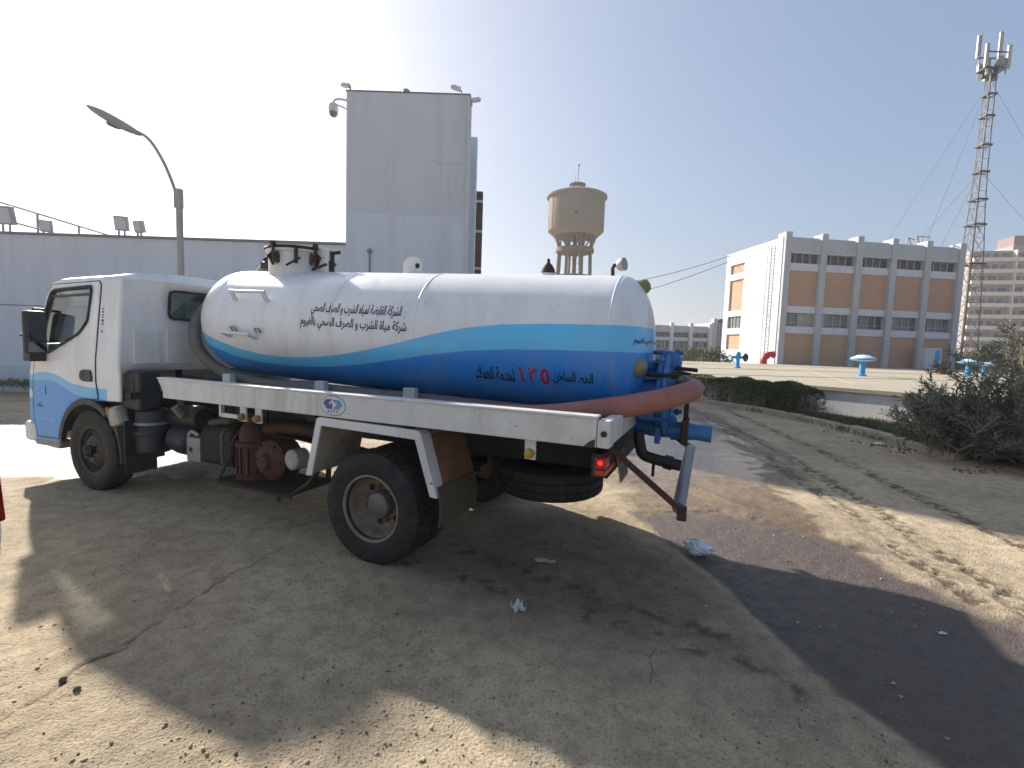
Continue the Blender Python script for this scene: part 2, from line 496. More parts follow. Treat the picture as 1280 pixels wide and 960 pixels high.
def panel(outline, holes, step, mp):
    O = densify(outline, step); H = [densify(h, step) for h in holes]
    pts = list(O); ed = [(i, (i + 1) % len(O)) for i in range(len(O))]
    for h in H:
        b = len(pts); pts += h; ed += [(b + i, b + (i + 1) % len(h)) for i in range(len(h))]
    xs = [p[0] for p in O]; ys = [p[1] for p in O]
    x = min(xs) + step
    while x < max(xs):
        y = min(ys) + step
        while y < max(ys):
            if inpoly(x, y, O) and not any(inpoly(x, y, h) for h in H):
                pts.append((x, y))
            y += step
        x += step
    V, E_, F, *_ = delaunay_2d_cdt([Vector(p) for p in pts], ed, [], 0, 1e-5)
    fs = []
    for f in F:
        cx = sum(V[i].x for i in f) / len(f); cy = sum(V[i].y for i in f) / len(f)
        if inpoly(cx, cy, O) and not any(inpoly(cx, cy, h) for h in H):
            fs.append(tuple(f))
    return MB().add([mp(v.x, v.y) for v in V], fs)
def interp(tab, x):
    return float(np.interp(x, [t[0] for t in tab], [t[1] for t in tab]))
def set_attr(o, name, fn):
    me = o.data
    a = me.attributes.new(name, 'FLOAT', 'POINT')
    a.data.foreach_set('value', [fn(v.co) for v in me.vertices])
def catmull(P, k=6):
    P = [Vector(p) for p in P]; out = []
    for i in range(len(P) - 1):
        p0 = P[max(i - 1, 0)]; p1 = P[i]; p2 = P[i + 1]; p3 = P[min(i + 2, len(P) - 1)]
        for j in range(k):
            t = j / k
            out.append(0.5 * ((2 * p1) + (p2 - p0) * t + (2 * p0 - 5 * p1 + 4 * p2 - p3) * t * t + (3 * p1 - p0 - 3 * p2 + p3) * t ** 3))
    out.append(P[-1])
    return out
def text_mesh(body, size):
    cu = bpy.data.curves.new('lettering', 'FONT')
    cu.body = body; cu.size = size; cu.resolution_u = 3; cu.offset = 0.02 * size
    o = bpy.data.objects.new('lettering', cu); COL.objects.link(o)
    bpy.context.view_layer.update()
    me = bpy.data.meshes.new_from_object(o.evaluated_get(bpy.context.evaluated_depsgraph_get()))
    V = [tuple(v.co) for v in me.vertices]; F = [tuple(p.vertices) for p in me.polygons]
    bpy.data.objects.remove(o); bpy.data.curves.remove(cu); bpy.data.meshes.remove(me)
    x0 = min(v[0] for v in V); y0 = min(v[1] for v in V)
    return [(v[0] - x0, v[1] - y0) for v in V], F, max(v[0] for v in V) - x0, max(v[1] for v in V) - y0
# Arabic presentation forms: (isolated, final, initial, medial)
AR = {'ا': (0xFE8D, 0xFE8E), 'ب': (0xFE8F, 0xFE90, 0xFE91, 0xFE92), 'ة': (0xFE93, 0xFE94), 'ت': (0xFE95, 0xFE96, 0xFE97, 0xFE98),
      'ح': (0xFEA1, 0xFEA2, 0xFEA3, 0xFEA4), 'خ': (0xFEA5, 0xFEA6, 0xFEA7, 0xFEA8), 'د': (0xFEA9, 0xFEAA), 'ر': (0xFEAD, 0xFEAE),
      'س': (0xFEB1, 0xFEB2, 0xFEB3, 0xFEB4), 'ش': (0xFEB5, 0xFEB6, 0xFEB7, 0xFEB8), 'ص': (0xFEB9, 0xFEBA, 0xFEBB, 0xFEBC),
      'ض': (0xFEBD, 0xFEBE, 0xFEBF, 0xFEC0), 'ط': (0xFEC1, 0xFEC2, 0xFEC3, 0xFEC4), 'ع': (0xFEC9, 0xFECA, 0xFECB, 0xFECC),
      'ف': (0xFED1, 0xFED2, 0xFED3, 0xFED4), 'ق': (0xFED5, 0xFED6, 0xFED7, 0xFED8), 'ك': (0xFED9, 0xFEDA, 0xFEDB, 0xFEDC),
      'ل': (0xFEDD, 0xFEDE, 0xFEDF, 0xFEE0), 'م': (0xFEE1, 0xFEE2, 0xFEE3, 0xFEE4), 'ن': (0xFEE5, 0xFEE6, 0xFEE7, 0xFEE8),
      'ه': (0xFEE9, 0xFEEA, 0xFEEB, 0xFEEC), 'و': (0xFEED, 0xFEEE), 'ي': (0xFEF1, 0xFEF2, 0xFEF3, 0xFEF4), 'ء': (0xFE80,)}
def shape_arabic(s):
    s = s.replace('لا', '\u0001')
    out = []
    dual = lambda c: c in AR and len(AR[c]) == 4
    joins = lambda c: (c in AR and len(AR[c]) > 1) or c == '\u0001'
    for i, c in enumerate(s):
        pv = i > 0 and dual(s[i - 1]) and joins(c)
        nx = i + 1 < len(s) and dual(c) and joins(s[i + 1])
        if c == '\u0001':
            out.append(chr(0xFEFC if pv else 0xFEFB))
        elif c in AR:
            out.append(chr(AR[c][(3 if pv else 2) if nx else (1 if pv else 0)]))
        else:
            out.append(c)
    return ''.join(reversed(out))

# ------------------------------------------------------------------ ground
def sstep(a, b, x):
    t = np.clip((x - a) / (b - a), 0, 1)
    return t * t * (3 - 2 * t)
def vnoise(x, y, seed=0):
    xi = np.floor(x).astype(np.int64); yi = np.floor(y).astype(np.int64)
    fx = x - xi; fy = y - yi
    fx = fx * fx * (3 - 2 * fx); fy = fy * fy * (3 - 2 * fy)
    def h(a, b):
        n = (a * 374761393 + b * 668265263 + seed * 974711) & 0x7fffffff
        n = ((n ^ (n >> 13)) * 1274126177) & 0x7fffffff
        return ((n ^ (n >> 16)) & 0xffff) / 65535.0
    return (h(xi, yi) * (1 - fx) + h(xi + 1, yi) * fx) * (1 - fy) + (h(xi, yi + 1) * (1 - fx) + h(xi + 1, yi + 1) * fx) * fy
def fbm(x, y, sc, oc=4, seed=0):
    r = 0; a = 0.5
    for i in range(oc):
        r = r + a * vnoise(x * sc, y * sc, seed + i); sc *= 2.03; a *= 0.5
    return r
def sdf(x, y, P):
    """signed distance to polygon, negative inside"""
    d = np.full(x.shape, 1e9); ins = np.zeros(x.shape, bool); n = len(P)
    for i in range(n):
        ax, ay = P[i]; bx, by = P[(i + 1) % n]
        ex, ey = bx - ax, by - ay
        t = np.clip(((x - ax) * ex + (y - ay) * ey) / (ex * ex + ey * ey + 1e-12), 0, 1)
        d = np.minimum(d, np.hypot(x - ax - t * ex, y - ay - t * ey))
        c = ((ay > y) != (by > y)) & (x < (bx - ax) * (y - ay) / (by - ay + 1e-12) + ax)
        ins ^= c
    return np.where(ins, -d, d)
def pdist(x, y, P):
    d = np.full(x.shape, 1e9)
    for i in range(len(P) - 1):
        ax, ay = P[i]; bx, by = P[i + 1]; ex, ey = bx - ax, by - ay
        t = np.clip(((x - ax) * ex + (y - ay) * ey) / (ex * ex + ey * ey + 1e-12), 0, 1)
        d = np.minimum(d, np.hypot(x - ax - t * ex, y - ay - t * ey))
    return d
def ground_base(x, y):
    return -0.225 * sstep(6.5, 13.0, y) * sstep(1.5, -2.5, x)
DAMP = [(2.26, 9.79), (1.42, 5.42), (1.08, 4.5), (1.26, 3.74), (1.37, 3.34), (1.4, 2.94), (1.44, 2.63), (1.47, 2.13), (1.57, 1.87), (1.64, 1.64), (1.7, 0.2), (2.3, 0.2), (2.86, 2.3), (2.80, 3.03), (2.73, 3.58), (2.86, 4.49), (3.05, 5.28), (3.77, 6.27), (4.49, 9.09), (4.99, 11.32), (4.4, 16), (2.6, 16)]
PUD1 = [(2.3, 13.5), (3.66, 12.8), (4.57, 11.23), (3.87, 8.57), (3.73, 7.52), (3.36, 6.02), (2.89, 5.4), (2.56, 5.69), (2.07, 5.43), (1.6, 4.9), (1.42, 5.42), (1.8, 8.0)]
PUD2 = [(-11.5, 8.9), (-9.5, 8.6), (-6.86, 8.4), (-6.1, 8.0), (-4.35, 7.4), (-3.5, 7.2), (-2.32, 6.9), (-1.9, 5.9), (-2.73, 4.85), (-3.64, 4.62), (-4.27, 4.68), (-4.68, 4.78), (-5.48, 4.66), (-7.5, 4.9), (-11.5, 5.6)]
ASPH = [(1.2, 4.2), (1.37, 3.34), (1.4, 2.94), (1.44, 2.63), (1.47, 2.13), (1.57, 1.87), (1.64, 1.64), (1.7, 0.2), (1.7, -3), (9, -3), (9, 1), (3.0, 2.2), (2.86, 3.0), (2.7, 3.9), (2.0, 4.4)]
CRACK = [(-2.1, 0.9), (-1.91, 1.71), (-1.88, 1.87), (-1.84, 2.05), (-1.78, 2.14), (-1.81, 2.29), (-1.8, 2.48), (-1.76, 2.64), (-1.7, 2.94), (-1.61, 3.18), (-1.55, 3.42), (-1.5, 3.6)]
TRACKS = [[(4.9, 14), (4.57, 11.23), (4.3, 8.13), (3.81, 5.53), (3.52, 4.14), (3.18, 2.82), (2.9, 1.5)], [(6.1, 14), (5.5, 11.4), (4.9, 7.4), (4.5, 5.4), (4.25, 3.9), (3.9, 2.0)],
          [(4.7, 13.5), (4.2, 9.5), (3.4, 5.0), (3.1, 3.6), (2.95, 2.9)]]
TRACKD = [[(-0.9, 3.2), (-0.61, 3.10), (-0.16, 2.88), (0.32, 2.64), (0.72, 2.43), (1.13, 2.2), (1.31, 1.99)], [(-0.4, 3.4), (-0.19, 3.27), (0.34, 2.9), (0.78, 2.63), (1.13, 2.39)]]
KERB = [(2.2, 23.0), (4.1, 17.5), (5.45, 14.24), (6.25, 12.33), (6.6, 10.81), (6.71, 9.41), (6.66, 7.98), (6.5, 6.9)]
BED = [(2.2, 23.0), (4.1, 17.5), (5.45, 14.24), (6.25, 12.33), (6.6, 10.81), (6.71, 9.41), (6.66, 7.98), (6.5, 6.9), (6.3, 5.9), (6.9, 4.5), (9, 3), (30, 3), (30, 24)]
def spaced(lo, hi, step, far_lo, far_hi):
    a = list(np.arange(lo, hi + 1e-6, step)); s = step; x = hi
    while x < far_hi:
        s *= 1.03 if s < 0.12 else 1.16; x += s; a.append(x)
    s = step; x = lo; b = []
    while x > far_lo:
        s *= 1.05 if s < 0.1 else 1.16; x -= s; b.append(x)
    return np.array(list(reversed(b)) + a)
DARK_PATCH = [(-0.65, 3.05), (-0.35, 3.3), (0.05, 4.1), (0.75, 4.2), (1.25, 3.4), (1.36, 2.6), (1.3, 2.05), (0.9, 2.2), (0.1, 2.45), (-0.55, 2.75)]  # outline of the darker toned ground right of the rear wheel
gx = spaced(-5.0, 5.2, 0.02, -390, 390)
gy = spaced(1.2, 6.6, 0.02, -390, 390)
GX, GY = np.meshgrid(gx, gy, indexing='ij')
nA = fbm(GX, GY, 1.1, 5, 3); nB = fbm(GX, GY, 6.0, 4, 11); nC = fbm(GX, GY, 22.0, 3, 29)
wob = (nA - 0.48) * 0.5 + (nB - 0.48) * 0.16
near = (1 - sstep(14, 30, np.hypot(GX, GY)))
d_asph = sdf(GX + wob * 0.5 + (nC - 0.48) * 0.06, GY + wob * 0.3 + (nB - 0.48) * 0.12, ASPH)
d_damp = sdf(GX + wob * 0.5, GY + wob * 0.6, DAMP)
d_p1 = sdf(GX + wob * 0.8, GY + wob * 1.5, PUD1)
d_p2 = sdf(GX + wob * 0.5, GY + wob * 0.35, PUD2)
d_bed = sdf(GX + wob * 0.2, GY + wob * 0.2, BED)
d_cr = pdist(GX + (nB - 0.48) * 0.10 + (nC - 0.48) * 0.03, GY, CRACK)
crack = np.exp(-(d_cr / 0.009) ** 2) * sstep(3.6, 2.9, GY) * (0.45 + 0.55 * nB * 1.6)
trk = np.zeros_like(GX); trd = np.zeros_like(GX)
for T in TRACKS:
    d = pdist(GX + (nA - 0.48) * 0.2, GY, T)
    trk = np.maximum(trk, sstep(0.15, 0.05, d + (nB - 0.48) * 0.2) * sstep(0.28, 0.5, nC) * (0.4 + 1.0 * sstep(0.3, 0.6, nB)))
for T in TRACKD:
    d = pdist(GX + (nA - 0.48) * 0.2, GY, T)
    trd = np.maximum(trd, sstep(0.10, 0.02, d) * sstep(0.42, 0.62, nC) * 0.9)
Z = ground_base(GX, GY)
Z += (nA - 0.48) * 0.030 * near + (nB - 0.48) * 0.010 * near + (nC - 0.48) * 0.011 * near
Z += 0.014 * sstep(0.0, 0.06, d_asph) * sstep(30, 10, np.hypot(GX, GY))      # dusty crust ends at the bare asphalt
Z -= crack * 0.010
Z -= trk * 0.014 + trd * 0.004
Z += 0.07 * sstep(0.05, -0.35, d_bed) + (nB - 0.45) * 0.05 * sstep(0.0, -0.3, d_bed) * near
Z -= 0.02 * sstep(0.0, -0.3, d_p1) + 0.035 * sstep(0.0, -0.5, d_p2)
WETP = np.maximum(sstep(0.10, -0.15, d_p1 + (nB - 0.45) * 0.8), 0.55 * sstep(0.05, -0.12, d_p2 + (nB - 0.5) * 0.5) * (0.35 + 0.65 * sstep(0.36, 0.5, nB + 0.35 * np.sin(GY * 4.0 + GX * 0.6) * 0.3)))
WET = np.maximum(np.where(GX < 1.72, sstep(0.03, -0.05, d_asph), sstep(0.2, -0.25, d_asph + (nB - 0.48) * 0.6)) * (0.45 + 0.4 * nA), sstep(0.05, -0.14, d_damp + (nB - 0.5) * 0.35) * (0.35 + 0.4 * nA))
WET = np.maximum(WET, sstep(0.5, -0.1, d_p1) * 0.55 + 0 * WETP)
flow = fbm(GX * 2.6 + GY * 0.55, GY * 0.55 - GX * 0.1, 1.6, 4, 57)
WETP = np.maximum(WETP, 0.95 * sstep(0.0, -0.25, d_damp) * sstep(0.50, 0.60, flow) * sstep(3.6, 5.2, GY))
WET = np.maximum(WET, WETP)
WET *= (1 - sstep(-0.05, -0.3, d_bed))
nx_, ny_ = GX.shape
me = bpy.data.meshes.new('ground')
co = np.stack([GX, GY, Z], -1).reshape(-1, 3).astype(np.float32)
idx = np.arange(nx_ * ny_).reshape(nx_, ny_)
q = np.stack([idx[:-1, :-1], idx[1:, :-1], idx[1:, 1:], idx[:-1, 1:]], -1).reshape(-1, 4)
me.vertices.add(len(co)); me.vertices.foreach_set('co', co.ravel())
me.loops.add(q.size); me.loops.foreach_set('vertex_index', q.ravel().astype(np.int32))
me.polygons.add(len(q)); me.polygons.foreach_set('loop_start', np.arange(0, q.size, 4, dtype=np.int32)); me.polygons.foreach_set('loop_total', np.full(len(q), 4, np.int32))
me.polygons.foreach_set('use_smooth', np.ones(len(q), bool))
me.update(calc_edges=True); me.validate()
for nm, arr in (('wet', WET), ('pool', WETP), ('asph', np.where(GX < 1.72, sstep(0.02, -0.03, d_asph), sstep(0.12, -0.22, d_asph + (nB - 0.48) * 0.5))), ('crack', np.clip(crack, 0, 1)), ('track', np.clip(np.maximum(trk * 0.9, trd), 0, 1)), ('bed', sstep(0.0, -0.3, d_bed)), ('flow', sstep(0.40, 0.62, flow + (nB - 0.48) * 0.25)), ('dark_tone', sstep(0.35, -0.35, sdf(GX + wob * 0.6, GY + wob * 0.5, DARK_PATCH)) * (0.6 + 0.8 * nB))):
    at = me.attributes.new(nm, 'FLOAT', 'POINT'); at.data.foreach_set('value', arr.ravel().astype(np.float32))
m, t, p, oc = newmat('ground')
A = {k: nd(t, 'ShaderNodeAttribute', attribute_name=k).outputs['Fac'] for k in ('wet', 'pool', 'asph', 'crack', 'track', 'bed', 'dark_tone', 'flow')}
n1 = noise(t, oc, 0.9, 6, 0.6); n2 = noise(t, oc, 9.0, 6, 0.65); n3 = noise(t, oc, 75.0, 4, 0.65); n4 = noise(t, oc, 260.0, 2, 0.6)
dry = mixc(t, mapr(t, n1, 0.32, 0.68), srgb(166, 149, 124), srgb(206, 187, 156))
dry = mixc(t, mapr(t, n2, 0.42, 0.72, 0, 0.6), dry, srgb(124, 109, 90))
dry = mixc(t, mapr(t, n3, 0.5, 0.72, 0, 0.7), dry, srgb(92, 79, 66))
dry = mixc(t, mapr(t, n4, 0.55, 0.75, 0, 0.6), dry, srgb(206, 192, 164))
vo = nd(t, 'ShaderNodeTexVoronoi'); vo.inputs['Scale'].default_value = 34.0; t.links.new(oc, vo.inputs['Vector'])
grit = mapr(t, vo.outputs['Distance'], 0.22, 0.12)
sel = mapr(t, n2, 0.5, 0.56)
dry = mixc(t, mth(t, 'MULTIPLY', grit, mth(t, 'MULTIPLY', sel, 0.6)), dry, srgb(128, 118, 102))
asp = mixc(t, mapr(t, n3, 0.35, 0.7), srgb(106, 97, 92), srgb(160, 148, 138))
asp = mixc(t, mapr(t, n2, 0.5, 0.72, 0, 0.75), asp, srgb(128, 112, 94))
asp = mixc(t, mth(t, 'MULTIPLY', A['flow'], 0.75), asp, mixc(t, mapr(t, n3, 0.4, 0.65), srgb(126, 108, 92), srgb(168, 150, 128)))
c = mixc(t, A['asph'], dry, asp)
c = mixc(t, mth(t, 'MULTIPLY', A['dark_tone'], 0.62, True), c, mixc(t, 1.0, c, srgb(128, 120, 114), 'MULTIPLY'))  # multiplies the ground colour down inside that soft-edged patch
c = mixc(t, mth(t, 'MULTIPLY', A['track'], 0.85), c, srgb(80, 64, 52))
c = mixc(t, A['bed'], c, mixc(t, mapr(t, n2, 0.35, 0.7), srgb(84, 66, 50), srgb(140, 116, 90)))
wetc = mixc(t, 1.0, c, srgb(172, 160, 152), 'MULTIPLY')
wetc = mixc(t, mth(t, 'MULTIPLY', A['asph'], 0.45), wetc, srgb(96, 88, 86))
c = mixc(t, mapr(t, A['wet'], 0.0, 0.6), c, wetc)
c = mixc(t, mth(t, 'MULTIPLY', A['crack'], 0.8), c, srgb(60, 50, 42))
t.links.new(c, p.inputs['Base Color'])
r = mixc(t, mapr(t, A['wet'], 0.1, 0.75), (0.95,) * 3, mixc(t, mapr(t, n2, 0.38, 0.62), (0.2,) * 3, (0.55,) * 3))
r = mixc(t, mapr(t, A['pool'], 0.0, 0.5), r, (0.2,) * 3)
r = mixc(t, mapr(t, A['pool'], 0.6, 0.95), r, (0.07,) * 3)
t.links.new(r, p.inputs['Roughness'])
p.inputs['IOR'].default_value = 1.4
hh = mth(t, 'ADD', mth(t, 'MULTIPLY', n2, 1.0), mth(t, 'ADD', mth(t, 'MULTIPLY', n3, 0.75), mth(t, 'MULTIPLY', n4, 0.2)))
hh = mth(t, 'ADD', hh, mth(t, 'MULTIPLY', mth(t, 'MULTIPLY', grit, sel), 0.35))
b = nd(t, 'ShaderNodeBump'); b.inputs['Distance'].default_value = 0.02
bs_ = mth(t, 'SUBTRACT', mapr(t, A['pool'], 0.0, 0.5, 0.95, 0.62), mapr(t, A['pool'], 0.6, 1.0, 0.0, 0.48))
t.links.new(bs_, b.inputs['Strength'])
t.links.new(hh, b.inputs['Height']); t.links.new(b.outputs[0], p.inputs['Normal'])
MATS['ground'] = m
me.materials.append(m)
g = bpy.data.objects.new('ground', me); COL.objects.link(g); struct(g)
def gz(x, y):
    i = int(np.clip(np.searchsorted(gx, x), 0, nx_ - 1)); j = int(np.clip(np.searchsorted(gy, y), 0, ny_ - 1))
    return float(Z[i, j])
# sky is the World; the kerb along the road
kerb = empty('kerb'); struct(kerb, 'structure', 'low worn concrete kerb along the right edge of the dirt road')
KP = densify(KERB, 0.78, False)
for i in range(len(KP) - 1):
    a = Vector(KP[i]); bb = Vector(KP[i + 1]); dd = (bb - a).normalized(); nn = Vector((-dd.y, dd.x))
    a2 = a + dd * 0.008; b2 = bb - dd * 0.008
    j = lambda: random.uniform(-0.012, 0.012)
    zt = 0.15 + j(); zb = -0.15
    pr = [(-0.012, zb), (0.005, zt - 0.03), (0.03, zt), (0.15, zt + 0.004), (0.155, zb)]
    vs_ = []
    for P in (a2, b2):
        o_ = j() * 1.2
        for u, v in pr:
            qv = P - nn * -1 * 0 + nn * (u + o_)
            vs_.append((qv.x, qv.y, v + (j() * 0.4 if v > 0 else 0)))
    kb = MB().add(vs_, [(4, 3, 2, 1, 0), (5, 6, 7, 8, 9)] + [(k, (k + 1) % 5, 5 + (k + 1) % 5, 5 + k) for k in range(5)]).build('kerb_stone', 'kerb_stone', kerb, bevel=0.006)
# loose stones and clods
def pebbles(name, label, n, mat, area, rmin, rmax, seed):
    R = random.Random(seed); mb = MB()
    while len(mb.f) < n * 20:
        x = R.uniform(*area[0]); y = area[1][0] + (area[1][1] - area[1][0]) * R.random() ** 1.6
        if inpoly(x, y, PUD2) or float(fbm(np.array(x), np.array(y), 1.7, 3, 91)) < 0.40 + 0.12 * R.random():
            continue
        if inpoly(x, y, ASPH) and R.random() < 0.7:
            continue
        s = rmin + (rmax - rmin) * R.random() ** 3
        ph = (1 + 5 ** 0.5) / 2
        ico = [(-1, ph, 0), (1, ph, 0), (-1, -ph, 0), (1, -ph, 0), (0, -1, ph), (0, 1, ph), (0, -1, -ph), (0, 1, -ph), (ph, 0, -1), (ph, 0, 1), (-ph, 0, -1), (-ph, 0, 1)]
        fc = [(0, 11, 5), (0, 5, 1), (0, 1, 7), (0, 7, 10), (0, 10, 11), (1, 5, 9), (5, 11, 4), (11, 10, 2), (10, 7, 6), (7, 1, 8), (3, 9, 4), (3, 4, 2), (3, 2, 6), (3, 6, 8), (3, 8, 9), (4, 9, 5), (2, 4, 11), (6, 2, 10), (8, 6, 7), (9, 8, 1)]
        sx, sy, sz = R.uniform(0.7, 1.4), R.uniform(0.6, 1.1), R.uniform(0.4, 0.8); an = R.uniform(0, 6.28)
        z0 = gz(x, y)
        vs2 = []
        for v in ico:
            k = s / 1.9 * R.uniform(0.75, 1.2)
            a_, b_ = v[0] * k * sx, v[1] * k * sy
            vs2.append((x + a_ * cos(an) - b_ * sin(an), y + a_ * sin(an) + b_ * cos(an), z0 + s * 0.22 + v[2] * k * sz))
        mb.add(vs2, fc)
    o = mb.build(name, mat, recalc=False, smooth=70)
    struct(o, 'stuff', label)
pebbles('gravel', 'small pale stones scattered over the dusty ground', 1900, 'stone', ((-3.2, 2.6), (1.35, 4.8)), 0.003, 0.010, 4)
pebbles('soil_crumbs', 'dark crumbs of soil scattered over the dusty ground', 650, 'clod', ((-3.0, 1.6), (1.4, 4.2)), 0.002, 0.008, 9)
pebbles('kerb_rubble', 'rubble and clods along the foot of the kerb', 260, 'clod', ((6.0, 6.75), (6.2, 11.0)), 0.01, 0.03, 19)

# ------------------------------------------------------------------ grey building on the left
gb = tag(empty('grey_building', (-4.66, 13.3, -0.25)), 'long grey rendered building with a tall blank stair tower behind the truck', 'building')
def gbox(name, mat, x0, x1, y0, y1, z0, z1, bevel=0.0):
    o = MB().box(x0 + 4.66, x1 + 4.66, y0 - 13.3, y1 - 13.3, z0 + 0.25, z1 + 0.25).build(name, mat, gb, bevel=bevel)
    return o
gbox('wall', 'grey_render', -30, -4.66, 13.3, 25, -0.3, 2.165)
gbox('upper_wall', 'grey_render', -30, -4.66, 13.32, 25, 2.195, 4.10)
gbox('joint', 'grey_trim', -30, -4.66, 13.345, 24.9, 2.16, 2.2)
gbox('coping', 'grey_trim', -30.05, -4.66, 13.28, 25.05, 4.10, 4.17, 0.01)
gbox('plinth', 'grey_render_old', -30, -4.66, 13.24, 13.3, -0.3, 0.53, 0.008)
tw = MB()
tw.prism([(-4.66, 13.27), (-1.37, 13.27), (-1.37, 13.85), (-4.66, 13.85)], -0.3, 8.12, lambda u, v, w: Vector((u + 4.66, v - 13.3, w + 0.25)))
tw.build('stair_tower', 'grey_render_old', gb, bevel=0.012)
gbox('repainted_band', 'grey_render', -4.64, -1.40, 13.258, 13.27, -0.3, 4.95)
gbox('roof_coping', 'grey_trim', -4.68, -1.35, 13.25, 13.87, 8.12, 8.15, 0.01)
gbox('tower_body', 'grey_render_old', -4.64, -1.95, 13.86, 16.6, -0.3, 8.10)
gbox('rear_block', 'grey_render', -4.6, -1.44, 16.63, 16.95, -0.3, 8.46, 0.01)
gbox('rear_body', 'grey_render_old', -4.6, -1.95, 16.96, 20, -0.3, 8.4)
gbox('end_block', 'dark_brown_wall', -4.6, -1.45, 20.03, 20.4, -0.3, 7.75)
gbox('end_body', 'dark_brown_wall', -4.6, -1.9, 20.41, 22.5, -0.3, 7.7)
for z in (1.6, 3.1, 4.6, 6.1, 7.3):
    gbox('floor_band', 'facade_light', -2.5, -1.44, 20.0, 20.42, z, z + 0.1)
dp = MB().tube([(3.27, -0.07, -0.2), (3.27, -0.07, 8.3)], 0.035, 10).build('downpipe', 'facade_light', gb, smooth=40)
cd = MB().tube([(0.67, -0.075, -0.2), (0.67, -0.075, 4.15)], 0.022, 8).lathe([(0, -0.05), (0.06, -0.04), (0.07, 0.0), (0.06, 0.04), (0, 0.05)], (0.67, -0.09, 4.2), (0, 1, 0), 12).build('conduit', 'grey_trim', gb, smooth=40)
for (x0, z0, x1, z1) in ((-2.35, 6.35, -1.5, 6.3),):
    P = [(x0 + (x1 - x0) * k / 8 + 4.66, -0.041, z0 + (z1 - z0) * k / 8 + random.uniform(-0.04, 0.04) + 0.25) for k in range(9)]
    MB().tube(P, 0.0035, 5).build('wall_crack', 'grey_trim', gb)
# roof railing
rr = tag(empty('roof_railing', (-15, 13.8, 4.14)), 'thin metal roof railing running back over the low grey block', 'railing')
for i in range(6):
    MB().tube([(-0.14 * i, 1.6 * i, 0), (-0.14 * i, 1.6 * i, 1.02)], 0.032, 8).build('post', 'lamp_grey', rr, smooth=40)
for z in (1.02, 0.55):
    MB().tube([(0.12, -0.4, z), (-0.84, 9.6, z)], 0.03, 8).build('handrail', 'lamp_grey', rr, smooth=40)
def floodlight(x, y, z, s, rz, lab):
    f = tag(empty('floodlight', (x, y, z), rz), lab, 'floodlight', 'floodlights on the low grey roof')
    MB().box(-0.16 * s, 0.16 * s, -0.07, 0.07, 0.22 * s, 0.62 * s, Matrix.Rotation(radians(12), 3, 'X')).build('housing', 'lamp_grey', f, bevel=0.02)
    MB().box(-0.13 * s, 0.13 * s, -0.086, -0.07, 0.26 * s, 0.58 * s, Matrix.Rotation(radians(12), 3, 'X'), (0, 0, 0.42 * s)).build('lens', 'facade_light', f)
    for sx in (-0.07, 0.07):
        MB().box(sx * s - 0.018, sx * s + 0.018, -0.02, 0.02, 0, 0.34 * s).build('post', 'lamp_grey', f)
floodlight(-11.15, 13.75, 4.165, 1.0, 0.25, 'taller boxy floodlight of the pair left of the street lamp')
floodlight(-10.65, 13.75, 4.165, 0.82, -0.2, 'shorter boxy floodlight of the pair left of the street lamp')
floodlight(-14.35, 13.7, 4.165, 1.25, 0.1, 'large floodlight on the roof edge in the left corner of the picture')
floodlight(-13.62, 14.1, 4.165, 0.85, 0.4, 'small floodlight beside the railing on the low grey roof')
def cctv(loc, rz, kind, lab):
    c_ = tag(empty('security_camera', loc, rz), lab, 'camera', 'cameras on the stair tower')
    if kind == 'dome':
        MB().tube(catmull([(0, 0, 0), (0.2, 0, 0.03), (0.33, 0, 0.0), (0.36, 0, -0.08)]), 0.03, 10).build('bracket', 'facade_light', c_, smooth=40)
        MB().tube(catmull([(0, 0, -0.22), (0.16, 0, -0.16), (0.3, 0, -0.1)]), 0.02, 8).build('brace', 'facade_light', c_, smooth=40)
        MB().lathe([(0, 0), (0.10, -0.02), (0.13, -0.10), (0.13, -0.22), (0.12, -0.24)], (0.36, 0, -0.08), (0, 0, 1), 20).build('housing', 'facade_light', c_, smooth=40)
        MB().lathe([(0.115, 0), (0.10, -0.07), (0.06, -0.11), (0, -0.125)], (0.36, 0, -0.32), (0, 0, 1), 20).build('dome', 'grey_glass', c_, smooth=60)
    else:
        MB().tube([(0, 0, 0), (0, 0, 0.12), (0.08, 0, 0.17)], 0.022, 8).build('bracket', 'lamp_grey', c_, smooth=40)
        MB().box(0.02, 0.26, -0.05, 0.05, 0.13, 0.23, Matrix.Rotation(radians(-12), 3, 'Y')).build('housing', 'facade_light', c_, bevel=0.012)
        MB().lathe([(0.036, 0), (0.036, 0.02), (0, 0.021)], (0.26, 0, 0.2), (1, 0, 0), 14).build('lens', 'dark_glass', c_)
cctv((-4.66, 13.32, 7.9), pi, 'dome', 'white dome camera on a bracket at the left edge of the tower')
cctv((-4.60, 13.4, 8.17), pi * 0.9, 'bullet', 'small camera standing on the left corner of the tower roof')
cctv((-1.62, 13.42, 8.17), pi * 1.05, 'bullet', 'small camera on the tower roof near the right corner, facing left')
cctv((-1.37, 13.34, 7.86), 0.1, 'bullet', 'small camera sticking out from the right corner of the tower')
tag(MB().lathe([(0.10, 0), (0.10, 0.07), (0.07, 0.1), (0, 0.12)], (-3.1, 13.4, 8.17), (0, 0, 1), 14).build('roof_siren', 'lamp_grey', smooth=40), 'small round fitting on the middle of the tower roof edge', 'siren')

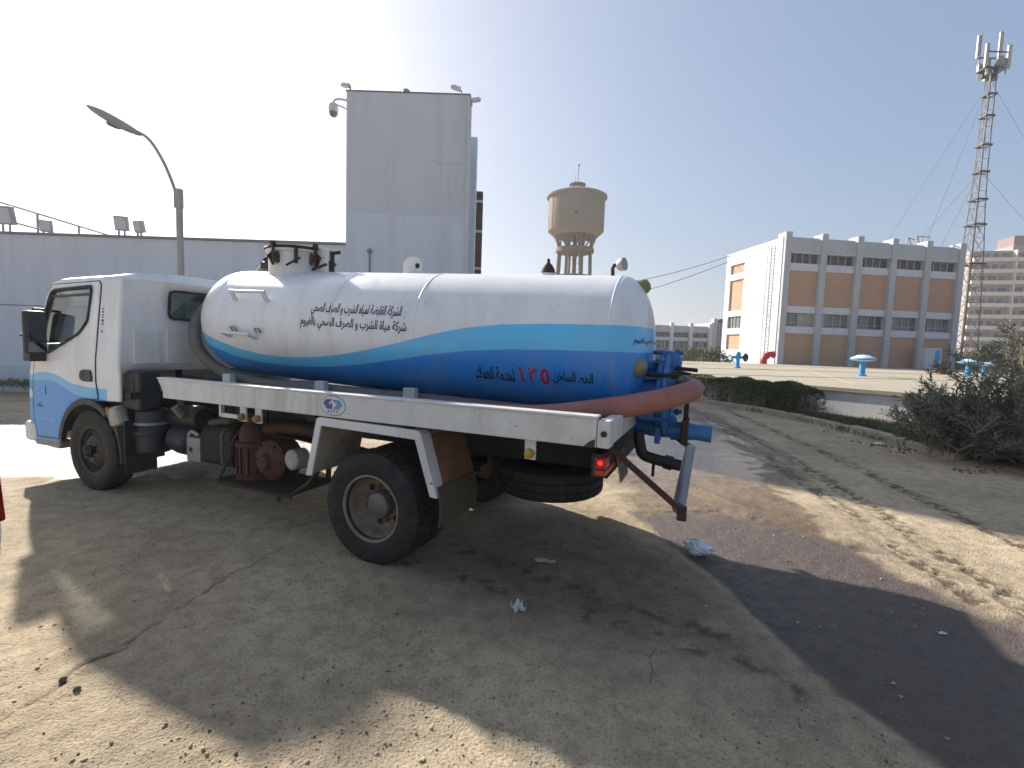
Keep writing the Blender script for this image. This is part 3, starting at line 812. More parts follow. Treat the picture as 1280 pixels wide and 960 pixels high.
# ------------------------------------------------------------------ street lamp
sl = tag(empty('street_lamp', (-6.57, 9.5, ground_base(np.array(-6.57), np.array(9.5)).item())), 'grey street lamp with a curved arm and cobra head behind the cab', 'street lamp')
zb = -sl.location.z
MB().lathe([(0.14, 0), (0.14, 0.4), (0.062, 0.46), (0.058, 4.30 + zb), (0.0, 4.31 + zb)], (0, 0, 0), (0, 0, 1), 20).build('pole', 'lamp_grey', sl, smooth=40)
MB().box(-0.075, 0.055, -0.055, 0.055, 3.95 + zb, 4.32 + zb).build('clamp', 'lamp_grey', sl, bevel=0.012)
MB().tube(catmull([(-0.04, 0, 4.15 + zb), (-0.12, 0, 4.42 + zb), (-0.28, 0, 4.80 + zb), (-0.47, 0, 5.12 + zb), (-0.62, 0, 5.28 + zb), (-0.80, 0, 5.37 + zb)]), 0.03, 10).build('arm', 'lamp_grey', sl, smooth=40)
hd = []; HN = 14
hm = MB(); sec = 14
for i in range(HN + 1):
    tt = i / HN
    x = -0.74 - 0.86 * tt
    w = 0.03 + 0.25 * max(0, sin(pi * min(1, tt * 0.86 + 0.01))) ** 0.75
    if i == HN: w = 0.03
    h1 = 0.03 + 0.06 * sin(pi * tt * 0.8); zc = 5.34 + 0.40 * tt
    for k in range(sec):
        a = 2 * pi * k / sec
        hm.v.append((x, w * 1.25 * cos(a), zc + zb + (h1 if sin(a) > 0 else 0.055 + 0.05 * sin(pi * tt)) * sin(a)))
hm.f += [(i * sec + k, i * sec + (k + 1) % sec, (i + 1) * sec + (k + 1) % sec, (i + 1) * sec + k) for i in range(HN) for k in range(sec)]
hm.f += [tuple(range(sec)), tuple(HN * sec + k for k in range(sec))]
hh_ = hm.build('lamp_head', 'lamp_grey', sl, smooth=50)
MB().lathe([(0, -0.05), (0.10, -0.04), (0.13, 0.0), (0, 0.01)], (-1.22, 0, 5.47 + zb), (0.2, 0, 0.95), 18).build('lens', 'grey_glass', hh_, smooth=50)

# ------------------------------------------------------------------ water tower
wt = tag(empty('water_tower', (9.7, 81, 0)), 'brown concrete water tower on legs in the distance behind the tank', 'water tower')
SEG = 48
MB().lathe([(3.6, 19.9), (4.55, 20.7), (4.60, 20.9), (4.60, 26.0), (4.58, 26.1)], seg=SEG).build('cistern', 'concrete_tower', wt, smooth=30)
for k in range(16):
    a = 2 * pi * k / 16 + 0.1
    MB().bar((4.61 * cos(a), 4.61 * sin(a), 20.95), (4.61 * cos(a), 4.61 * sin(a), 26.0), 0.05, 0.05).build('panel_rib', 'concrete_tower', wt)
MB().lathe([(4.60, 26.0), (4.95, 26.1), (4.95, 26.35), (4.7, 26.5), (1.3, 27.75), (1.3, 27.8)], seg=SEG).build('roof', 'concrete_tower', wt, smooth=30)
MB().lathe([(1.15, 27.7), (1.15, 28.2), (1.35, 28.25), (1.35, 28.4), (0, 28.75)], seg=24).build('cupola', 'concrete_dark', wt, smooth=30)
MB().tube([(0, 0, 28.6), (0.1, 0, 31.6)], 0.05, 6).tube([(-0.35, 0, 28.5), (-0.35, 0, 30.0)], 0.03, 6).tube([(0.35, 0, 28.5), (0.35, 0, 29.2)], 0.03, 6).lathe([(0, -0.2), (0.22, -0.1), (0.22, 0.1), (0, 0.2)], (0.1, 0, 31.5), (0, 0, 1), 8).build('antenna', 'mast_steel', wt)
MB().lathe([(2.9, 17.3), (3.15, 17.35), (3.15, 18.0), (2.9, 18.05)], seg=32).lathe([(0, 17.9), (2.9, 18.0)], seg=32).build('ring_beam', 'concrete_dark', wt, smooth=30)
for k in range(8):
    a = 2 * pi * k / 8 + 0.2; r = 2.75
    ca, sa = cos(a), sin(a)
    MB().bar((3.0 * ca * 1.12, 3.0 * sa * 1.12, 0), (r * ca, r * sa, 17.8), 0.38, 0.38).build('leg', 'concrete_dark', wt)
    MB().bar((r * ca, r * sa, 17.8), (3.3 * ca, 3.3 * sa, 20.0), 0.34, 0.34).build('strut', 'concrete_dark', wt)
    for q2 in (-0.32, 0.32):
        MB().bar((r * ca, r * sa, 17.9), (3.4 * cos(a + q2), 3.4 * sin(a + q2), 20.0), 0.22, 0.22).build('brace', 'concrete_dark', wt)
for z in (4.5, 9.0, 13.4):
    for k in range(8):
        a = 2 * pi * k / 8 + 0.2; a2 = a + 2 * pi / 8; r = 3.0
        MB().bar((r * cos(a), r * sin(a), z), (r * cos(a2), r * sin(a2), z), 0.2, 0.3).build('tie_beam', 'concrete_dark', wt)
MB().tube([(0, 0, 0), (0, 0, 19.9)], 0.35, 12).build('riser_pipe', 'concrete_dark', wt, smooth=40)
for sx in (-0.9, 0.9):
    MB().tube([(sx, -0.5, 0), (sx, -0.5, 19.9)], 0.12, 8).build('drain_pipe', 'concrete_dark', wt, smooth=40)
for z in range(1, 19):
    MB().bar((-0.9, -0.5, z), (0.9, -0.5, z + 0.7), 0.05).build('stair_brace', 'concrete_dark', wt)
MB().lathe([(0.25, 0), (0.25, 0.05), (0, 0.06)], (-0.55, -4.6, 22.6), (0, -1, 0), 12).build('hatch', 'dark_glass', wt)

# ------------------------------------------------------------------ white and brick building
wb = tag(empty('white_building', (22.12, 40.0, 0.0), radians(7.1)), 'white and grey building with orange brick panels beyond the flat slab', 'building')
LW, DP, BH = 16.2, 8.1, 11.2
MB().box(0, LW, 0.76, DP, 0, 11.0).build('core_wall', 'facade_grey', wb)
def leftwall():
    strip0, strip1 = 5.1, 7.3
    # white end wall with openings left for the brick and window panels
    xs = [0, strip0, strip1, DP]
    zs = [0.0, 1.9, 3.35, 3.93, 5.05, 5.6, 8.5, 9.1, 9.97, 11.15]
    op = {(1.9, 3.35), (3.93, 5.05), (5.6, 8.5), (9.1, 9.97)}
    k = 0
    for i in range(3):
        if i != 1:
            MB().box(-0.32, -0.004, xs[i], xs[i + 1], 0, 11.15).build('end_wall', 'white_render', wb)
            continue
        for a, b in zip(zs, zs[1:]):
            if (a, b) in op:
                continue
            MB().box(-0.32, -0.004, xs[i], xs[i + 1], a, b).build('end_wall', 'white_render', wb)
    for a, b in op:
        if (a, b) == (3.93, 5.05):
            for q2 in range(4):
                y0 = strip0 + 0.04 + q2 * 0.54
                w_ = MB().box(-0.14, -0.1, y0, y0 + 0.50, a, b).build('window', 'grey_glass', wb)
                MB().box(-0.2, -0.145, y0 + 0.50, y0 + 0.54, a, b).build('mullion', 'alu', w_)
        else:
            MB().box(-0.16, -0.1, strip0, strip1, a, b).build('brick_panel', 'orange_brick', wb)
leftwall()
bay = LW / 5.0
for i in range(6):
    x = i * bay
    MB().box(x - 0.27, x + 0.27, -0.3, 0.75, 0, 11.55).build('pilaster', 'facade_grey', wb, bevel=0.02)
win_m = {}
for i in range(5):
    x0 = i * bay + 0.27; x1 = (i + 1) * bay - 0.27
    ppf = MB().prism([(x0, 9.97), (x1, 9.97), (x1, 11.05), (x1 - 0.35, 11.15), (x0, 11.15)], -0.18, 0.75, XZ).build('parapet', 'facade_grey', wb)
    MB().box(x0, x1, -0.22, 0.75, 9.90, 9.97).build('lintel', 'facade_light', wb)
    MB().box(x0, x1, -0.08, 0.75, 8.5, 9.1).build('spandrel', 'facade_light', wb)
    MB().box(x0, x1, -0.08, 0.75, 5.05, 5.6).build('spandrel', 'facade_light', wb)
    MB().box(x0, x1, -0.08, 0.75, 3.35, 3.93).build('spandrel', 'facade_light', wb)
    MB().box(x0, x1, 0.0, 0.75, 5.6, 8.5).build('brick_panel', 'orange_brick', wb)
    MB().box(x0, x1, 0.0, 0.75, 0, 3.35).build('brick_panel', 'orange_brick', wb)
    for (z0, z1, gm) in ((9.1, 9.9, 'brown_glass'), (3.93, 5.05, 'grey_glass')):
        n_ = 4; wd = (x1 - x0) / n_
        for k in range(n_):
            key = (z0, k % 2)
            a0 = x0 + k * wd
            pn = MB().box(a0 + 0.03, a0 + wd - 0.03, 0.2, 0.25, z0 + 0.03, z1 - 0.03).build('window', (random.choice(('dark_glass', gm, gm, gm, 'pale_blind')) if z0 < 5 else random.choice(('dark_glass', gm, gm))), wb)
            MB().box(a0 - 0.03, a0 + 0.03, 0.12, 0.21, z0, z1).build('mullion', 'alu', pn)
            if z0 < 5:
                MB().box(a0 + 0.03, a0 + wd - 0.03, 0.15, 0.195, z0 + 0.3, z0 + 0.34).build('transom', 'alu', pn)
MB().box(0.3, LW - 0.3, 0.9, DP - 0.2, 11.0, 11.06).build('roof', 'facade_light', wb)
for sx in (1.15, 1.6):
    MB().bar((-0.5, sx, 0.8), (-0.5, sx, 10.8), 0.05).build('ladder_rail', 'facade_grey', wb)
for k in range(33):
    MB().bar((-0.5, 1.15, 1.0 + k * 0.3), (-0.5, 1.6, 1.0 + k * 0.3), 0.03).build('ladder_rung', 'facade_grey', wb)
# frame standing on its roof
rf = tag(empty('roof_frame', (35.6, 43.4, 11.06), radians(7.1)), 'thin metal frame standing on the roof of the brick panelled building', 'frame')
for (a, b) in (((-1.1, 0, 0), (-1.0, 0, 1.15)), ((-1.0, 0, 1.15), (-0.3, 0, 1.05)), ((-0.9, 0, 1.1), (-0.2, 0, 0)), ((-0.2, 0, 0), (-0.1, 0, 1.35)), ((-0.1, 0, 1.35), (1.2, 0, 1.35)), ((0.3, 0, 0), (0.4, 0, 1.35)), ((1.0, 0, 0), (1.1, 0, 1.35)), ((-0.1, 0, 1.35), (0.6, 0, 0)), ((0.3, 0, 0.7), (1.1, 0, 0.5))):
    MB().bar(a, b, 0.06).build('bar', 'mast_steel', rf)
# ------------------------------------------------------------------ two storey block behind it
fb = tag(empty('office_block', (26.0, 90, 0)), 'far two storey grey block with window bands between tank and white building', 'building')
MB().box(-14, 10.9, 0.5, 12, 0, 6.35).build('core_wall', 'facade_grey', fb)
for i in range(7):
    x = 10.9 - 3.58 * i - 0.2
    MB().box(x - 0.3, x + 0.3, -0.4, 0.5, 0, 6.9).build('pilaster', 'facade_light', fb)
    if i == 6:
        break
    x0, x1 = x - 3.28, x - 0.3
    MB().box(x0, x1, 0.1, 0.5, 5.15, 6.4).build('parapet', 'facade_grey', fb)
    MB().box(x0, x1, 0.1, 0.5, 3.6, 4.2).build('spandrel', 'facade_light', fb)
    MB().box(x0, x1, 0.2, 0.5, 0, 2.2).build('brick_panel', 'flat_brown', fb)
    for k in range(4):
        w = (x1 - x0) / 4
        MB().box(x0 + k * w + 0.05, x0 + k * w + w - 0.05, 0.4, 0.45, 4.25, 5.1).build('window', 'brown_glass', fb)
        w2_ = MB().box(x0 + k * w + 0.05, x0 + k * w + w - 0.05, 0.4, 0.45, 2.25, 3.55).build('window', ('grey_glass', 'dark_glass')[(i + k) % 2], fb)
        MB().box(x0 + k * w - 0.05, x0 + k * w + 0.05, 0.3, 0.42, 2.2, 3.6).build('mullion', 'alu', w2_)
MB().box(10.9, 14.2, -0.3, 12, 0, 7.15).build('stair_block', 'facade_grey', fb)
MB().box(11.3, 11.9, -0.2, 1.2, 7.15, 7.9).build('roof_box', 'facade_grey', fb)
for sx in (12.0, 12.5):
    MB().bar((sx, -0.5, 0.5), (sx, -0.5, 7.9), 0.07).build('ladder_rail', 'dark_steel', fb)
for k in range(14):
    MB().bar((12.0, -0.5, 0.8 + k * 0.5), (12.5, -0.5, 0.8 + k * 0.5), 0.05).build('ladder_rung', 'dark_steel', fb)
MB().lathe([(0.7, 0), (0.7, 0.5), (0.4, 0.8), (0, 0.85)], (13.3, 1.5, 7.15), (0, 0, 1), 16).build('roof_tank', 'dark_steel', fb, smooth=40)
MB().box(-4, 6.8, -3.2, -0.42, 1.15, 1.35).build('canopy', 'slab_concrete', fb)
for k in range(5):
    MB().tube([(7.6 + k * 0.55, -3, 0), (7.6 + k * 0.55, -3, 2.3)], 0.06, 6).build('gate_post', 'flat_cream', fb)
MB().bar((7.5, -3, 2.3), (10.0, -3, 2.3), 0.08).build('gate_rail', 'flat_cream', fb)

# ------------------------------------------------------------------ apartment tower far right
ap = tag(empty('apartment_tower', (118.0, 126.0, 0), radians(-14)), 'tall cream apartment tower with white balcony bands at the far right', 'building')
FH = 2.9; NF = 11
MB().box(0, 13.5, 1.2, 12, 0, FH * 10.4).build('wall', 'flat_wall', ap)
MB().box(9.2, 17.5, 1.4, 12, 0, FH * 10.9).build('rear_wall', 'flat_wall', ap)
MB().box(14.0, 16.6, -0.6, 12, 0, FH * 10.95).build('stair_wall', 'flat_beige', ap)
MB().box(16.6, 30, 1.5, 12, 0, FH * 10.95).build('side_wall', 'flat_beige', ap)
MB().box(9.6, 14.2, 2.0, 8, FH * 10.9, FH * 11.75).build('roof_room', 'flat_brown', ap)
MB().box(9.15, 9.45, -0.25, 1.2, 0, FH * 10.4).build('fin', 'flat_cream', ap)
wn = None; bl = None
for f in range(10):
    z = 1.2 + f * FH
    for (x0, x1) in ((0.2, 9.1), (9.5, 13.95)):
        b_ = MB().box(x0, x1, -0.2, 1.2, z, z + 0.95).build('balcony', 'flat_cream', ap)
        MB().box(x0 + 0.05, x1 - 0.05, 0.0, 1.1, z + 0.95, z + 1.0).build('balcony_rail', 'flat_wall', b_)
        k = 0; x = x0 + 0.7
        while x < x1 - 1.2:
            wdt = 1.0 if (f + k) % 3 else 1.7
            wobj = MB().box(x, x + wdt, 1.12, 1.2, z + 1.0, z + 2.25).build('window', 'dark_glass' if (f * 3 + k) % 4 else 'grey_glass', ap)
            x += wdt + 0.75; k += 1
    for k in range(4):
        MB().box(17.6 + k * 3.0, 18.8 + k * 3.0, 1.42, 1.5, z + 0.9, z + 2.2).build('window', 'dark_glass', ap)

# ------------------------------------------------------------------ telecom mast
ma = tag(empty('telecom_mast', (44.85, 48.0, 0)), 'tall slender lattice telecom mast with antennas on top beside the brick building', 'mast')
def mw(z):
    return interp([(0, 0.85), (11, 0.62), (16, 0.42), (20, 0.33), (30, 0.26)], z)
for sx, sy in ((-1, -1), (1, -1), (1, 1), (-1, 1)):
    P = [(sx * mw(z), sy * mw(z), z) for z in (0, 6, 12, 16, 20, 25, 29.5)]
    MB().tube(P, 0.045, 6).build('leg', 'mast_steel', ma, smooth=40)
z = 0.0; i = 0
while z < 28.5:
    h = 1.5; br = MB(); w0, w1 = mw(z), mw(z + h)
    C4 = [(-1, -1), (1, -1), (1, 1), (-1, 1)]
    for k in range(4):
        a, b = C4[k], C4[(k + 1) % 4]
        br.bar((a[0] * w0, a[1] * w0, z), (b[0] * w1, b[1] * w1, z + h), 0.03)
        br.bar((a[0] * w1, a[1] * w1, z + h), (b[0] * w1, b[1] * w1, z + h), 0.035)
        if z < 14:
            br.bar((b[0] * w0, b[1] * w0, z), (a[0] * w1, a[1] * w1, z + h), 0.04)
    br.build('brace', 'mast_rust' if (z < 4 or 9 < z < 11) else 'mast_steel', ma)
    z += h; i += 1
for z in (11.0, 14.8, 17.2, 19.8, 22.3, 25.0, 27.0):
    w = mw(z) + 0.1
    MB().bar((-w, -w, z), (w, -w, z), 0.14).bar((w, -w, z), (w, w, z), 0.14).bar((w, w, z), (-w, w, z), 0.14).bar((-w, w, z), (-w, -w, z), 0.14).build('collar', 'dark_steel', ma)
for k in range(6):
    a = 2 * pi * k / 6 + 0.4; r = 0.95
    px, py = r * cos(a), r * sin(a); zt = (33.2, 30.6, 33.0, 31.6, 30.4, 31.4)[k]
    MB().bar((0, 0, 29.4), (px, py, 29.6), 0.06).build('antenna_arm', 'dark_steel', ma)
    MB().tube([(px, py, 28.6), (px, py, zt)], 0.05, 6).build('antenna_pole', 'mast_steel', ma)
    if k in (0, 2, 3, 5):
        MB().box(px * 1.15 - 0.16, px * 1.15 + 0.16, py * 1.15 - 0.1, py * 1.15 + 0.1, zt - 2.3, zt - 0.15).build('antenna_panel', 'antenna_white', ma, bevel=0.03)
    MB().box(px * 0.9 - 0.22, px * 0.9 + 0.22, py * 0.9 - 0.14, py * 0.9 + 0.14, 29.3, 30.1).build('radio_unit', 'antenna_grey', ma, bevel=0.03)
    MB().box(px * 0.6 - 0.2, px * 0.6 + 0.2, py * 0.6 - 0.14, py * 0.6 + 0.14, 28.5 + 0.1 * k, 29.2 + 0.1 * k).build('radio_unit', 'antenna_grey' if k % 2 else 'dark_steel', ma, bevel=0.03)
for k, zz in enumerate((29.3, 30.7)):
    MB().bar((-1.0, -0.5, zz), (1.0, -0.5, zz), 0.09).bar((-1.0, 0.5, zz), (1.0, 0.5, zz), 0.09).bar((-1, -0.5, zz), (-1, 0.5, zz), 0.09).bar((1, -0.5, zz), (1, 0.5, zz), 0.09).build('platform', 'dark_steel', ma)
for (ax, ay, az) in ((-13, -6, 0.5), (14, -5, 0), (-5, 17, 0), (10, 13, 0)):
    for zz in (28.4, 20.0):
        MB().tube([(0, 0, zz), (ax, ay, az)], 0.012, 4).build('guy_wire', 'cable', ma)
# ------------------------------------------------------------------ overhead wires
for (pa, pb, lab) in (((21.2, 47.6, 11.1), (5.8, 46.3, 7.15), 'upper overhead wire running to the white building'), ((21.15, 47.9, 10.6), (5.8, 46.3, 5.6), 'lower overhead wire running to the white building')):
    a, b_ = Vector(pa), Vector(pb)
    P = [a.lerp(b_, k / 14) - Vector((0, 0, 0.5 * sin(pi * k / 14))) for k in range(15)]
    tag(MB().tube(P, 0.028, 5).build('overhead_wire', 'cable'), lab, 'wire', 'wires to the white building')
up_ = tag(empty('utility_pole', (5.8, 46.3, 0)), 'wooden utility pole carrying the overhead wires', 'pole')
MB().lathe([(0.16, 0), (0.11, 7.2), (0, 7.22)], seg=14).build('pole', 'bark', up_, smooth=40)
MB().box(-0.6, 0.6, -0.05, 0.05, 6.7, 6.82).build('crossarm', 'bark', up_)

# ------------------------------------------------------------------ reservoir slab with vents
SLAB = [(13.6, 4.2), (7.683, 12.152), (-1.0, 23.9), (-1.0, 39.5), (20, 39.7), (60, 45), (60, 4.2)]
rs = tag(empty('reservoir', (7.683, 12.152, 0)), 'low white walled reservoir with a wide flat concrete top behind the hedge', 'reservoir')
o0 = Vector((7.683, 12.152))
def inset(P, d):
    out = []; n = len(P)
    for i in range(n):
        p = Vector(P[i]); a = (p - Vector(P[i - 1])).normalized(); b = (Vector(P[(i + 1) % n]) - p).normalized()
        na = Vector((a.y, -a.x)); nb = Vector((b.y, -b.x)); bis = (na + nb).normalized()
        out.append(tuple(p + bis * d / max(0.3, bis.dot(na))))
    return out
ws = 1 if sum((SLAB[i][0] * SLAB[(i + 1) % 7][1] - SLAB[(i + 1) % 7][0] * SLAB[i][1]) for i in range(7)) < 0 else -1
MB().prism(inset(SLAB, 0.06 * ws), -0.2, 0.655, lambda u, v, w: Vector((u - o0.x, v - o0.y, w))).build('wall', 'slab_wall', rs)
MB().prism(SLAB, 0.66, 0.75, lambda u, v, w: Vector((u - o0.x, v - o0.y, w))).build('top_slab', 'slab_concrete', rs)
for (xa, ya, xb, yb) in ((9.5, 13.2, 22, 38.5), (14.5, 9.5, 34, 40), (5.2, 16.2, 42, 21.5), (1.2, 21.5, 46, 29.5), (0, 30, 50, 36.5), (20, 5.5, 46, 40)):
    a_, b_ = Vector((xa - o0.x, ya - o0.y, 0.7525)), Vector((xb - o0.x, yb - o0.y, 0.7525))
    PJ = [a_.lerp(b_, k / 30) + Vector((random.uniform(-.02, .02), random.uniform(-.02, .02), 0)) for k in range(31)]
    MB().tube(PJ, 0.012, 4).build('expansion_joint', 'kerb_stone', rs)
def vent(x, y, s, lab, wheel=True):
    v = tag(empty('vent_pipe', (x, y, 0.75)), lab, 'vent', 'blue vents on the reservoir')
    MB().lathe([(0.17 * s, 0), (0.17 * s, 0.05 * s), (0.11 * s, 0.07 * s), (0.11 * s, 0.60 * s), (0.13 * s, 0.66 * s)], seg=20).build('stem', 'vent_blue', v, smooth=40)
    MB().lathe([(0.10 * s, 0.60 * s), (0.40 * s, 0.64 * s), (0.45 * s, 0.68 * s), (0.43 * s, 0.74 * s), (0.2 * s, 0.86 * s), (0, 0.88 * s)], seg=24).build('cap', 'vent_pale', v, smooth=40)
    MB().lathe([(0.45 * s, 0.66 * s), (0.46 * s, 0.70 * s), (0.44 * s, 0.73 * s)], seg=24).build('cap_rim', 'vent_blue', v, smooth=40)
vent(14.40, 19.7, 1.0, 'blue vent with a wide pale cap, nearest on the slab')
vent(23.7, 24.9, 1.0, 'blue vent with a pale cap just above the leafy bush')
vent(26.2, 26.6, 0.85, 'blue vent half hidden behind the bush, rightmost on the slab')
vent(9.98, 29.2, 0.72, 'small blue T shaped vent beside the tank end, leftmost on the slab')
vl = tag(empty('valve_post', (11.84, 25.2, 0.75)), 'blue valve post with a hand wheel on the slab left of the white building', 'valve')
MB().lathe([(0.16, 0), (0.16, 0.06), (0.10, 0.08), (0.10, 0.62), (0.14, 0.66), (0.14, 0.76), (0.06, 0.86), (0, 0.87)], seg=18).build('stem', 'vent_blue', vl, smooth=40)
MB().tube([(-0.38, 0, 0.56), (0.3, 0, 0.56)], 0.075, 12).build('cross_pipe', 'vent_blue', vl, smooth=40)
MB().lathe([(0.2, -0.03), (0.23, 0.0), (0.2, 0.03), (0.17, 0)], (0.4, 0, 0.56), (0.5, -0.85, 0), 20, close=True).lathe([(0.05, -0.05), (0.17, 0), (0.05, 0.05)], (0.4, 0, 0.56), (0.5, -0.85, 0), 12).build('hand_wheel', 'dark_steel', vl, smooth=40)
rp = tag(empty('red_pipe', (20.2, 38.6, 0.75)), 'red pipe elbow bending out of the slab by the white building', 'pipe')
EL = [(0, 0, 0), (0, 0, 0.25)] + [(0.62 - 0.62 * cos(radians(a)), 0, 0.25 + 0.55 * sin(radians(a))) for a in range(15, 106, 15)]
MB().tube(EL, 0.24, 18).build('elbow', 'pipe_red', rp, smooth=40)
for p3 in (EL[3], EL[5]):
    pass
for i in (0, 4, 8 if len(EL) > 8 else len(EL) - 1):
    i = min(i, len(EL) - 1); a = Vector(EL[max(0, i - 1)]); b_ = Vector(EL[min(len(EL) - 1, i + 1)])
    dd = (b_ - a).normalized(); c0 = Vector(EL[i])
    MB().tube([c0 - dd * 0.03, c0 + dd * 0.03], 0.31, 18).build('flange', 'pipe_red', rp, smooth=40)
wc = tag(empty('white_cabinet', (35.2, 40.6, 0.75), radians(7)), 'pale cabinet with a blue door at the right end of the brick building', 'cabinet')
MB().box(-0.75, 0.75, -0.4, 0.4, 0, 1.75).build('body', 'facade_light', wc, bevel=0.03)
MB().box(0.15, 0.6, -0.425, -0.4, 0.1, 1.6).build('door', 'vent_blue', wc, bevel=0.01)
# dog lying on the slab
dg = MB(); N = 16; sg = 14
DOGP = [(-0.52, 0.02, 0.10, 0.035), (-0.46, 0.02, 0.12, 0.06), (-0.38, 0.02, 0.15, 0.085), (-0.30, 0.0, 0.14, 0.075), (-0.2, 0.0, 0.16, 0.12), (0.0, 0.0, 0.17, 0.155), (0.18, 0.02, 0.155, 0.145), (0.34, 0.03, 0.14, 0.14), (0.44, 0.03, 0.11, 0.09), (0.50, -0.02, 0.06, 0.03), (0.56, -0.16, 0.03, 0.022), (0.50, -0.26, 0.025, 0.012)]
PP = catmull([d[:3] for d in DOGP], 3); RRr = []
for i in range(len(DOGP) - 1):
    RRr += [DOGP[i][3] + (DOGP[i + 1][3] - DOGP[i][3]) * k / 3 for k in range(3)]
RRr.append(DOGP[-1][3])
dg.tube(PP, RRr, sg)
for (x, s) in ((-0.24, -1), (-0.16, -1), (0.30, -1), (0.38, -1)):
    dg.tube([(x, -0.04, 0.12), (x - 0.06, -0.2, 0.07), (x - 0.16, -0.3, 0.04), (x - 0.2, -0.34, 0.03)], [0.06, 0.045, 0.03, 0.028], 8)
for s in (-1, 1):
    dg.tube([(-0.36, 0.02 + s * 0.05, 0.2), (-0.33, 0.02 + s * 0.085, 0.26), (-0.30, 0.02 + s * 0.1, 0.29)], [0.035, 0.025, 0.004], 8)
dogo = dg.build('dog', 'dog_coat', smooth=60)
dogo.location = (22.95, 25.7, 0.75); dogo.rotation_euler = (0, 0, radians(10))
tag(dogo, 'tan and white dog lying asleep on the concrete slab', 'dog')

# ------------------------------------------------------------------ vegetation
def leaves(n, pos, ln, wd, R, curl=0.2):
    """n leaf blades; pos() -> (point, direction); returns verts, faces, tints"""
    V = []; F = []; Tt = []
    for i in range(n):
        p, d_ = pos()
        d_ = Vector(d_).normalized()
        s = d_.cross(Vector((R.gauss(0, 1), R.gauss(0, 1), R.gauss(0, 1))))
        if s.length < 1e-3:
            continue
        s.normalize(); L = ln * R.uniform(0.6, 1.25); Wd = wd * R.uniform(0.7, 1.2)
        nn = d_.cross(s)
        m_ = p + d_ * L * 0.5 + nn * L * curl * 0.5
        e = p + d_ * L - nn * L * curl * 0.3
        b0 = len(V)
        V += [p, m_ + s * Wd / 2, e, m_ - s * Wd / 2]
        F.append((b0, b0 + 1, b0 + 2, b0 + 3))
        tv = min(1, max(0, R.gauss(0.45, 0.28)))
        Tt += [tv] * 4
    return V, F, Tt
def leafobj(name, mat, V, F, Tt, parent):
    me_ = bpy.data.meshes.new(name); me_.from_pydata([tuple(v) for v in V], [], F)
    me_.materials.append(MATS[mat]); a = me_.attributes.new('tint', 'FLOAT', 'POINT'); a.data.foreach_set('value', Tt)
    o = bpy.data.objects.new(name, me_); COL.objects.link(o); o.parent = parent
    return o
R = random.Random(21)
# hedge
HL = [Vector(p) for p in ((2.9, 22.8), (4.75, 17.4), (6.05, 14.3), (6.85, 12.3), (7.05, 11.25))]
def hl(t):
    k = t * (len(HL) - 1); i = min(int(k), len(HL) - 2); return HL[i].lerp(HL[i + 1], k - i), (HL[i + 1] - HL[i]).normalized()
hed = tag(empty('hedge', (6.05, 14.3, 0.05)), 'clipped dark green hedge between the kerb and the reservoir', 'hedge')
ho = Vector((6.05, 14.3, 0.05))
def hpos():
    while True:
        t = R.random() ** 0.6 * 1.0
        c, d_ = hl(t); n_ = Vector((d_.y, -d_.x))
        u = R.uniform(-1, 1); v = R.uniform(0, 1)
        if R.random() < 0.75:                                   # shell
            e = R.random()
            if e < 0.42: v = 1 - abs(R.gauss(0, 0.05))
            elif e < 0.9: u = (-1 if R.random() < 0.75 else 1) * (1 - abs(R.gauss(0, 0.07)))
        wdt = 0.42 * (1 + 0.12 * sin(t * 40) + 0.08 * sin(t * 97)); ht = 0.74 * (1 + 0.05 * sin(t * 31 + 1) + 0.04 * sin(t * 83))
        if t > 0.975:
            ht *= 0.85
        round_ = 1 - 0.25 * max(0, v - 0.7) / 0.3 * abs(u)
        p = Vector((c.x, c.y, 0)) + Vector((n_.x, n_.y, 0)) * (-u) * wdt * round_ + Vector((0, 0, 0.05 + v * ht * (1 - 0.12 * u * u)))
        if v < 0.3 and R.random() < 0.55:
            continue
        gap = vnoise(np.array(p.x * 5.0), np.array(p.y * 5.0 + p.z * 6), 77)
        if gap < 0.32 and v < 0.93:
            continue
        dr = Vector((n_.x * -u, n_.y * -u, 0.5 + v)) + Vector((R.gauss(0, .6), R.gauss(0, .6), R.gauss(0, .5)))
        return p - ho, dr
V, F, Tt = leaves(30000, hpos, 0.045, 0.028, R)
leafobj('foliage', 'hedge_leaf', V, F, Tt, hed)
hb = MB()
for k in range(70):
    t = R.random() ** 0.7; c, d_ = hl(t); n_ = Vector((d_.y, -d_.x))
    b0 = Vector((c.x + n_.x * R.uniform(-.15, .15), c.y + n_.y * R.uniform(-.15, .15), 0)) - ho
    for q2 in range(3):
        P = [b0]
        for s in range(4):
            P.append(P[-1] + Vector((R.uniform(-.1, .1), R.uniform(-.1, .1), 0.15)))
        hb.tube(P, [0.016, 0.013, 0.01, 0.007, 0.004], 5, False)
hb.build('stems', 'pale_stem', hed, recalc=False)
